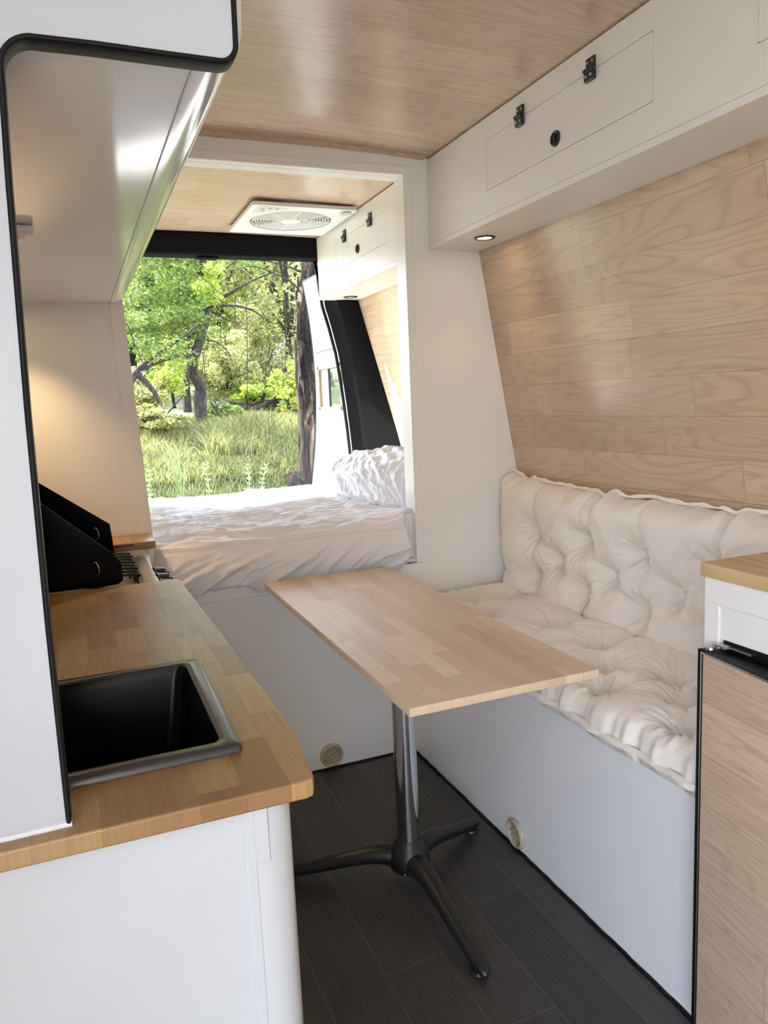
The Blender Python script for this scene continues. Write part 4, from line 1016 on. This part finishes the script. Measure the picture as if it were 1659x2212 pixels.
for br, r in (([(448, 660), (478, 645), (520, 620), (560, 600), (600, 585)], .035), ([(450, 662), (500, 660), (540, 668), (570, 686), (590, 700)], .025), ([(440, 700), (400, 735), (360, 760), (320, 790), (290, 820)], .022),
              ([(428, 760), (395, 765), (350, 775), (300, 812)], .018), ([(448, 668), (470, 680), (490, 690), (515, 700)], .02), ([(446, 640), (470, 600), (500, 570), (530, 545)], .02), ([(440, 600), (410, 575), (380, 560), (340, 540)], .022), ([(438, 735), (470, 740), (495, 765), (505, 800)], .014)):
    tube(bm, spline([ray_pt(x, y, D1 + rnd.uniform(-.3, .3)) for x, y in br], 5), lerp_list([r * (1 - .75 * i / (len(br) - 1)) for i in range(len(br))], 5), 6)
wobj('branch', bm, BARK, t)
bm = bmesh.new()
for (px, py, rx, rz, n, dd) in ((330, 600, 55, 60, 1500, -.3), (400, 620, 40, 45, 900, 0.2), (300, 690, 55, 50, 1300, .3), (380, 690, 60, 45, 1400, -.4), (440, 715, 45, 30, 600, -.2), (350, 560, 60, 35, 900, .2), (500, 560, 60, 30, 500, .3), (430, 560, 45, 30, 500, .4), (340, 750, 45, 25, 350, .0), (310, 480, 90, 60, 900, 0), (450, 480, 90, 50, 900, 0), (240, 620, 50, 90, 900, 0.2)):
    c = ray_pt(px, py, D1 + dd); sc_px = D1 / 1632.9 * 1.05
    for _ in range(12):
        a, b_ = rnd.uniform(-1, 1), rnd.uniform(-1, 1)
        leaves(bm, n // 12, (c.x + a * rx * sc_px, c.y + rnd.uniform(-.5, .5), c.z + b_ * rz * sc_px), (rx * sc_px * .45, .35, rz * sc_px * .35), 0.042, rnd)
wobj('foliage', bm, LEAF_G, t, False)
bm = bmesh.new()
for (px, py, rx, rz, n, dd) in ((440, 610, 28, 30, 500, -.5), (465, 595, 22, 22, 300, -.5), (425, 625, 22, 18, 220, -.6), (455, 645, 22, 16, 160, -.4), (375, 820, 26, 40, 500, 0.6), (390, 780, 20, 20, 220, 0.5)):
    c = ray_pt(px, py, D1 + dd); sc_px = D1 / 1632.9 * 1.05
    for _ in range(6):
        a, b_ = rnd.uniform(-1, 1), rnd.uniform(-1, 1)
        leaves(bm, n // 6, (c.x + a * rx * sc_px * .7, c.y + rnd.uniform(-.2, .2), c.z + b_ * rz * sc_px * .7), (rx * sc_px * .5, .2, rz * sc_px * .5), 0.040, rnd)
wobj('young_foliage', bm, LEAF_Y, t, False)
# gum tree trunk with peeling bark on the right
D2 = 9.0
t = thing('gum_tree', 'thick gum tree trunk with peeling bark strips, next to the open rear door', 'tree', ray_pt(668, 1065, D2))
bm = bmesh.new(); pts = spline([ray_pt(x, y, D2) for x, y in ((676, 1085), (670, 1000), (666, 900), (664, 800), (664, 700), (668, 600), (672, 500), (668, 300))], 14)
rr_ = lerp_list([0.185, 0.150, 0.138, 0.135, 0.125, 0.105, 0.10, 0.09], 14)
tube(bm, pts, rr_, 40)
for v in bm.verts:
    n_ = noise.noise(Vector((v.co.x * 10, v.co.y * 10, v.co.z * 1.3))); n2_ = noise.noise(Vector((v.co.x * 28, v.co.y * 28, v.co.z * 3)))
    v.co += Vector((n_ * 0.05 + n2_ * 0.022, n_ * .03 + n2_ * 0.02, 0))
wobj('trunk', bm, EUCA, t, True, 60)
bm = bmesh.new(); rnd = random.Random(12)
for _ in range(95):     # hanging bark strips
    py = rnd.uniform(560, 860); px = rnd.uniform(642, 690); p = ray_pt(px, py, D2 - 0.13 - rnd.uniform(0, .05)); ln = rnd.uniform(.12, .45)
    sw = rnd.uniform(-.08, .06)
    q = spline([p, p + Vector((sw * .3, -.03, -ln * .4)), p + Vector((sw, -.02, -ln))], 4); w = rnd.uniform(.006, .018)
    a = [bm.verts.new(v + Vector((-w, 0, 0))) for v in q]; b_ = [bm.verts.new(v + Vector((w, rnd.uniform(-.01, .01), 0))) for v in q]
    for i in range(len(q) - 1): bm.faces.new((a[i], a[i + 1], b_[i + 1], b_[i]))
bmesh.ops.solidify(bm, geom=bm.faces[:], thickness=0.004)
wobj('bark_strip', bm, EUCA, t, False)
bm = bmesh.new()
for br, r in (([(655, 640), (630, 610), (590, 590), (545, 575), (500, 585)], .012), ([(650, 720), (620, 720), (590, 740), (560, 775)], .010), ([(655, 590), (620, 575), (570, 563), (530, 560)], .014)):
    tube(bm, spline([ray_pt(x, y, D2) for x, y in br], 5), lerp_list([r * (1 - .7 * i / (len(br) - 1)) for i in range(len(br))], 5), 6)
wobj('branch', bm, BARK, t)
# second crooked leaner near the back right
t = thing('leaning_tree', 'thin dark leaning tree bent towards the gum tree trunk', 'tree', ray_pt(585, 905, 14))
bm = bmesh.new(); tube(bm, spline([ray_pt(x, y, 14) for x, y in ((584, 905), (592, 880), (600, 850), (605, 820), (612, 800), (628, 795), (645, 797), (680, 790))], 5), lerp_list([.09, .075, .06, .055, .05, .045, .04, .03], 5), 8)
tube(bm, spline([ray_pt(x, y, 14) for x, y in ((560, 900), (566, 870), (572, 850), (590, 820))], 5), lerp_list([.05, .04, .03, .02], 5), 8)
wobj('trunk', bm, BARK, t)
t = thing('fallen_branch', 'dark tangle of fallen branches in the grass below the leaning tree', 'branch', ray_pt(560, 895, 13.6))
bm = bmesh.new(); rnd = random.Random(21)
for _ in range(26):
    a = ray_pt(rnd.uniform(525, 630), rnd.uniform(880, 905), 13.6 + rnd.uniform(-.4, .4)); d = Vector((rnd.uniform(-.7, .7), rnd.uniform(-.3, .3), rnd.uniform(-.05, .3)))
    tube(bm, spline([a, a + d * .5 + Vector((0, 0, .06)), a + d], 4), lerp_list([.03, .022, .008], 4), 6)
wobj('branches', bm, BARK, t)
# left leaning branch tree
t = thing('forked_tree', 'forked dark tree leaning in from the left edge of the view', 'tree', ray_pt(255, 935, 10.5))
bm = bmesh.new()
for br, r in (([(255, 930), (262, 870), (285, 820), (300, 797)], .07), ([(300, 797), (340, 765), (385, 735), (430, 700)], .030), ([(300, 800), (350, 780), (395, 768), (430, 755)], .022), ([(292, 806), (315, 825), (335, 850), (345, 870)], .045), ([(275, 700), (310, 790)], .012)):
    tube(bm, spline([ray_pt(x, y, 10.5) for x, y in br], 5), lerp_list([r * (1 - .5 * i / (len(br) - 1)) for i in range(len(br))], 5), 8)
wobj('trunk', bm, BARK, t)
bm = bmesh.new(); rnd = random.Random(31)
for px, py in ((330, 765), (375, 745), (300, 740), (285, 690), (400, 775)):
    c = ray_pt(px, py, 10.5); leaves(bm, 160, c, (.22, .3, .12), .034, rnd)
wobj('foliage', bm, LEAF_G, t, False)
# slim trunk behind
t = thing('slim_tree', 'slim dark trunk standing just left of and behind the crooked tree', 'tree', ray_pt(405, 915, 14.5))
bm = bmesh.new(); tube(bm, spline([ray_pt(x, y, 14.5) for x, y in ((407, 925), (405, 880), (402, 800), (404, 720), (400, 620), (405, 500))], 5), lerp_list([.11, .075, .06, .05, .04, .03], 5), 8); wobj('trunk', bm, BARK, t)
# hanging vines
bm = bmesh.new()
for x0, y0, x1, y1, d in ((530, 600, 533, 900, 13.5), (314, 660, 316, 780, 11.5), (438, 760, 445, 905, 11.5), (615, 640, 616, 800, 13), (500, 560, 508, 700, 13)):
    tube(bm, spline([ray_pt(x0, y0, d), ray_pt((x0 + x1) / 2 + 3, (y0 + y1) / 2, d), ray_pt(x1, y1, d)], 6), 0.008, 5)
vn_ = obj('vine', bm, BARK, None, True); tag(vn_, 'thin bare vines hanging down between the trees', 'vine', None, 'stuff')

# shrubs and trees filling the wood behind
kinds = [('olive_shrub', 'shrub', LEAF_O), ('yellow_green_shrub', 'shrub', LEAF_Y), ('pale_shrub', 'shrub', LEAF_B), ('green_shrub', 'shrub', LEAF_G)]
shr = [ # px, py centre, distance, half-width px, half-height px, kind, leaves, label
    (310, 850, 13.0, 50, 50, 2, 3800, 'pale twiggy shrub left of the slim trunk, below the forked tree'),
    (372, 800, 15.5, 45, 70, 1, 3800, 'bright yellow-green shrub just left of the crooked trunk'),
    (490, 800, 15.0, 60, 80, 2, 6000, 'pale olive shrub directly right of the crooked trunk'),
    (560, 760, 16.5, 60, 110, 0, 6800, 'tall olive shrub behind the leaning tree'),
    (625, 840, 13.2, 40, 60, 1, 3000, 'yellow-green shrub between the leaning tree and the gum trunk'),
    (540, 855, 14.4, 50, 40, 1, 3000, 'low yellow-green shrub above the fallen branches'),
    (330, 900, 11.5, 60, 26, 0, 3000, 'low olive scrub at the left foot of the crooked tree'),
    (480, 895, 12.8, 40, 24, 3, 2000, 'low green scrub right beside the foot of the crooked tree')]
for i, (px, py, d, hw, hh_, kd, n, lab) in enumerate(shr):
    c = ray_pt(px, py, d); s_ = d / 1632.9; base = (c.x, c.y, gz(c.x, c.y) + 0.0)
    tree(kinds[kd][0], lab, base, 1, (c.x, c.y, c.z), (hw * s_, .8, hh_ * s_), n, 0.045, kinds[kd][2], 40 + i, 'shrub', 0.035, BARK, None, 30, 12, .34)
bgt = [ (90, 19, 6.4, 2.2, 2, 7000, 'pale tree in the wood far beyond the left side of the view'), (-40, 22, 7.2, 2.5, 0, 7000, 'olive tree in the wood farthest to the left'), # px, distance, height, radius, kind, leaves, label
    (300, 20, 6.5, 2.0, 3, 10400, 'tall green tree in the wood at the left edge of the view'),
    (395, 22, 7.0, 2.1, 2, 10400, 'tall pale tree in the wood behind the crooked tree'),
    (480, 19, 6.2, 1.7, 1, 9000, 'yellow-green tree in the wood right of the crooked tree'),
    (560, 21, 6.8, 2.0, 0, 11200, 'tall olive tree in the wood behind the bare branches'),
    (640, 18, 6.0, 1.7, 2, 9200, 'pale olive tree in the wood beside the gum trunk'),
    (720, 22, 7.0, 2.3, 0, 7200, 'olive tree in the wood behind the open rear door'),
    (215, 19, 6.2, 2.2, 3, 7200, 'green tree in the wood beyond the left side of the view'),
    (340, 30, 9.0, 3.2, 0, 10400, 'farthest olive tree at the left of the wood'),
    (460, 31, 9.5, 3.2, 2, 10400, 'farthest pale tree in the middle of the wood'),
    (590, 30, 9.0, 3.2, 3, 10400, 'farthest green tree at the right of the wood')]
for i, (px, d, h, r, kd, n, lab) in enumerate(bgt):
    c = ray_pt(px, 890, d); g0 = gz(c.x, c.y)
    tree(['olive_tree', 'yellow_green_tree', 'pale_tree', 'green_tree'][(0, 1, 2, 3).index(kd)], lab, (c.x, c.y, g0), h, (c.x, c.y, g0 + h * .52), (r, 1.6, h * .52), n, 0.075 if d < 25 else 0.11, kinds[kd][2], 90 + i, 'tree', 0.10, BARK, None, 60, 14, .27)

# grass and weeds on the bank
def grass(name, label, n, y0, y1, xr0, xr1, h0, h1, mat, seed, bend=0.35, w=0.006):
    rnd = random.Random(seed); bm = bmesh.new()
    for _ in range(n):
        y = y0 + (y1 - y0) * rnd.random(); x = y * rnd.uniform(xr0, xr1); z = gz(x, y) - 0.02
        dens = noise.noise(Vector((x * 1.3, y * 1.3, seed)))
        h = rnd.uniform(h0, h1) * (1 + .5 * dens); a = rnd.uniform(0, 2 * PI); b = rnd.uniform(.1, bend) * h
        d = Vector((math.cos(a), math.sin(a), 0)); s = Vector((1, rnd.uniform(-.5, .5), 0)).normalized() * w * rnd.uniform(.6, 1.4)
        p = Vector((x, y, z)); q = p + d * b * .3 + Vector((0, 0, h * .6)); t_ = p + d * b + Vector((0, 0, h))
        v = [bm.verts.new(c) for c in (p - s, p + s, q + s * .8, q - s * .8, t_)]
        bm.faces.new((v[0], v[1], v[2], v[3])); bm.faces.new((v[3], v[2], v[4]))
    o = obj(name, bm, mat); tag(o, label, 'grass', None, 'stuff'); return o
grass('meadow_grass', 'tall pale green grass covering the sunlit bank up to the trees', 44000, 9.3, 13.4, 0.02, 0.36, .06, .20, GRASSM, 5, .9, .007)
grass('long_grass', 'long arching grass blades beside the foot of the crooked tree', 1500, 10.2, 11.6, 0.16, 0.25, .26, .42, GRASSM, 6, 1.1, .006)
grass('shaded_grass', 'green grass, coloured darker partly for tree shade, along the lower edge of the bank just beyond the bed', 34000, 6.2, 10.6, 0.0, 0.38, .06, .17, GRASS_SHADE, 7, .6, .006)
def weed(px, py, d, h, label, seed):
    rnd = random.Random(seed); t = thing('weed', label, 'weed', ray_pt(px, py, d)); b = ray_pt(px, py, d); b.z = min(b.z, 99)
    bm = bmesh.new(); top = b + Vector((rnd.uniform(-.06, .06), 0, h)); sp = spline([b, b.lerp(top, .5) + Vector((rnd.uniform(-.03, .03), 0, 0)), top], 8)
    tube(bm, sp, lerp_list([.005, .004, .002], 8), 5); wobj('stem', bm, STEMG, t)
    bm = bmesh.new()
    for k_, p in enumerate(sp[3::2]):
        for s in (-1, 1, -.6, .6):
            e = Vector((s * rnd.uniform(.6, 1), rnd.uniform(-.6, .6), rnd.uniform(.2, .8))).normalized(); l_ = rnd.uniform(.025, .055); w_ = e.cross(Vector((0, 1, 0))).normalized() * .004
            bm.faces.new([bm.verts.new(c) for c in (p, p + e * l_ * .5 + w_, p + e * l_, p + e * l_ * .5 - w_)])
    wobj('leaves', bm, STEMG, t, False)
for i, (px, py, hh_, lab) in enumerate(((455, 1088, .34, 'pale leafy weed stem behind the bed, left of the three together'), (540, 1082, .32, 'pale leafy weed stem behind the bed, middle of the three together'), (568, 1078, .30, 'pale leafy weed stem behind the bed, right of the three together'), (330, 1095, .30, 'small dry weed stem behind the left end of the bed'))):
    weed(px, py, 6.4, hh_, lab, 60 + i)
rnd = random.Random(77)
t = thing('grass_tuft', 'tall pale drooping grass tuft standing behind the left part of the bed', 'grass', ray_pt(395, 1095, 6.2)); bm = bmesh.new(); b = ray_pt(395, 1095, 6.2)
for _ in range(26):
    a = rnd.uniform(-1, 1); h = rnd.uniform(.25, .55); q = spline([b, b + Vector((a * .05, 0, h * .6)), b + Vector((a * .12, rnd.uniform(-.1, .1), h)), b + Vector((a * .22, rnd.uniform(-.1, .1), h * .82))], 5)
    tube(bm, q, lerp_list([.002, .002, .0014, .0008], 5), 4)
wobj('blades', bm, STEMG, t)
bm = bmesh.new(); c = ray_pt(637, 1040, 8.6)
lathe(bm, [(0, .05), (.07, .09), (.09, .04), (.10, -.05), (.12, -.25), (0, -.26)], c, 'z', 18)
for v in bm.verts: v.co += Vector((noise.noise(v.co * 9), noise.noise(v.co * 8), noise.noise(v.co * 12))) * .09
rk = obj('tree_stump', bm, BARK, None, True, 40); tag(rk, 'small dark stump in the grass at the foot of the gum trunk', 'stump')
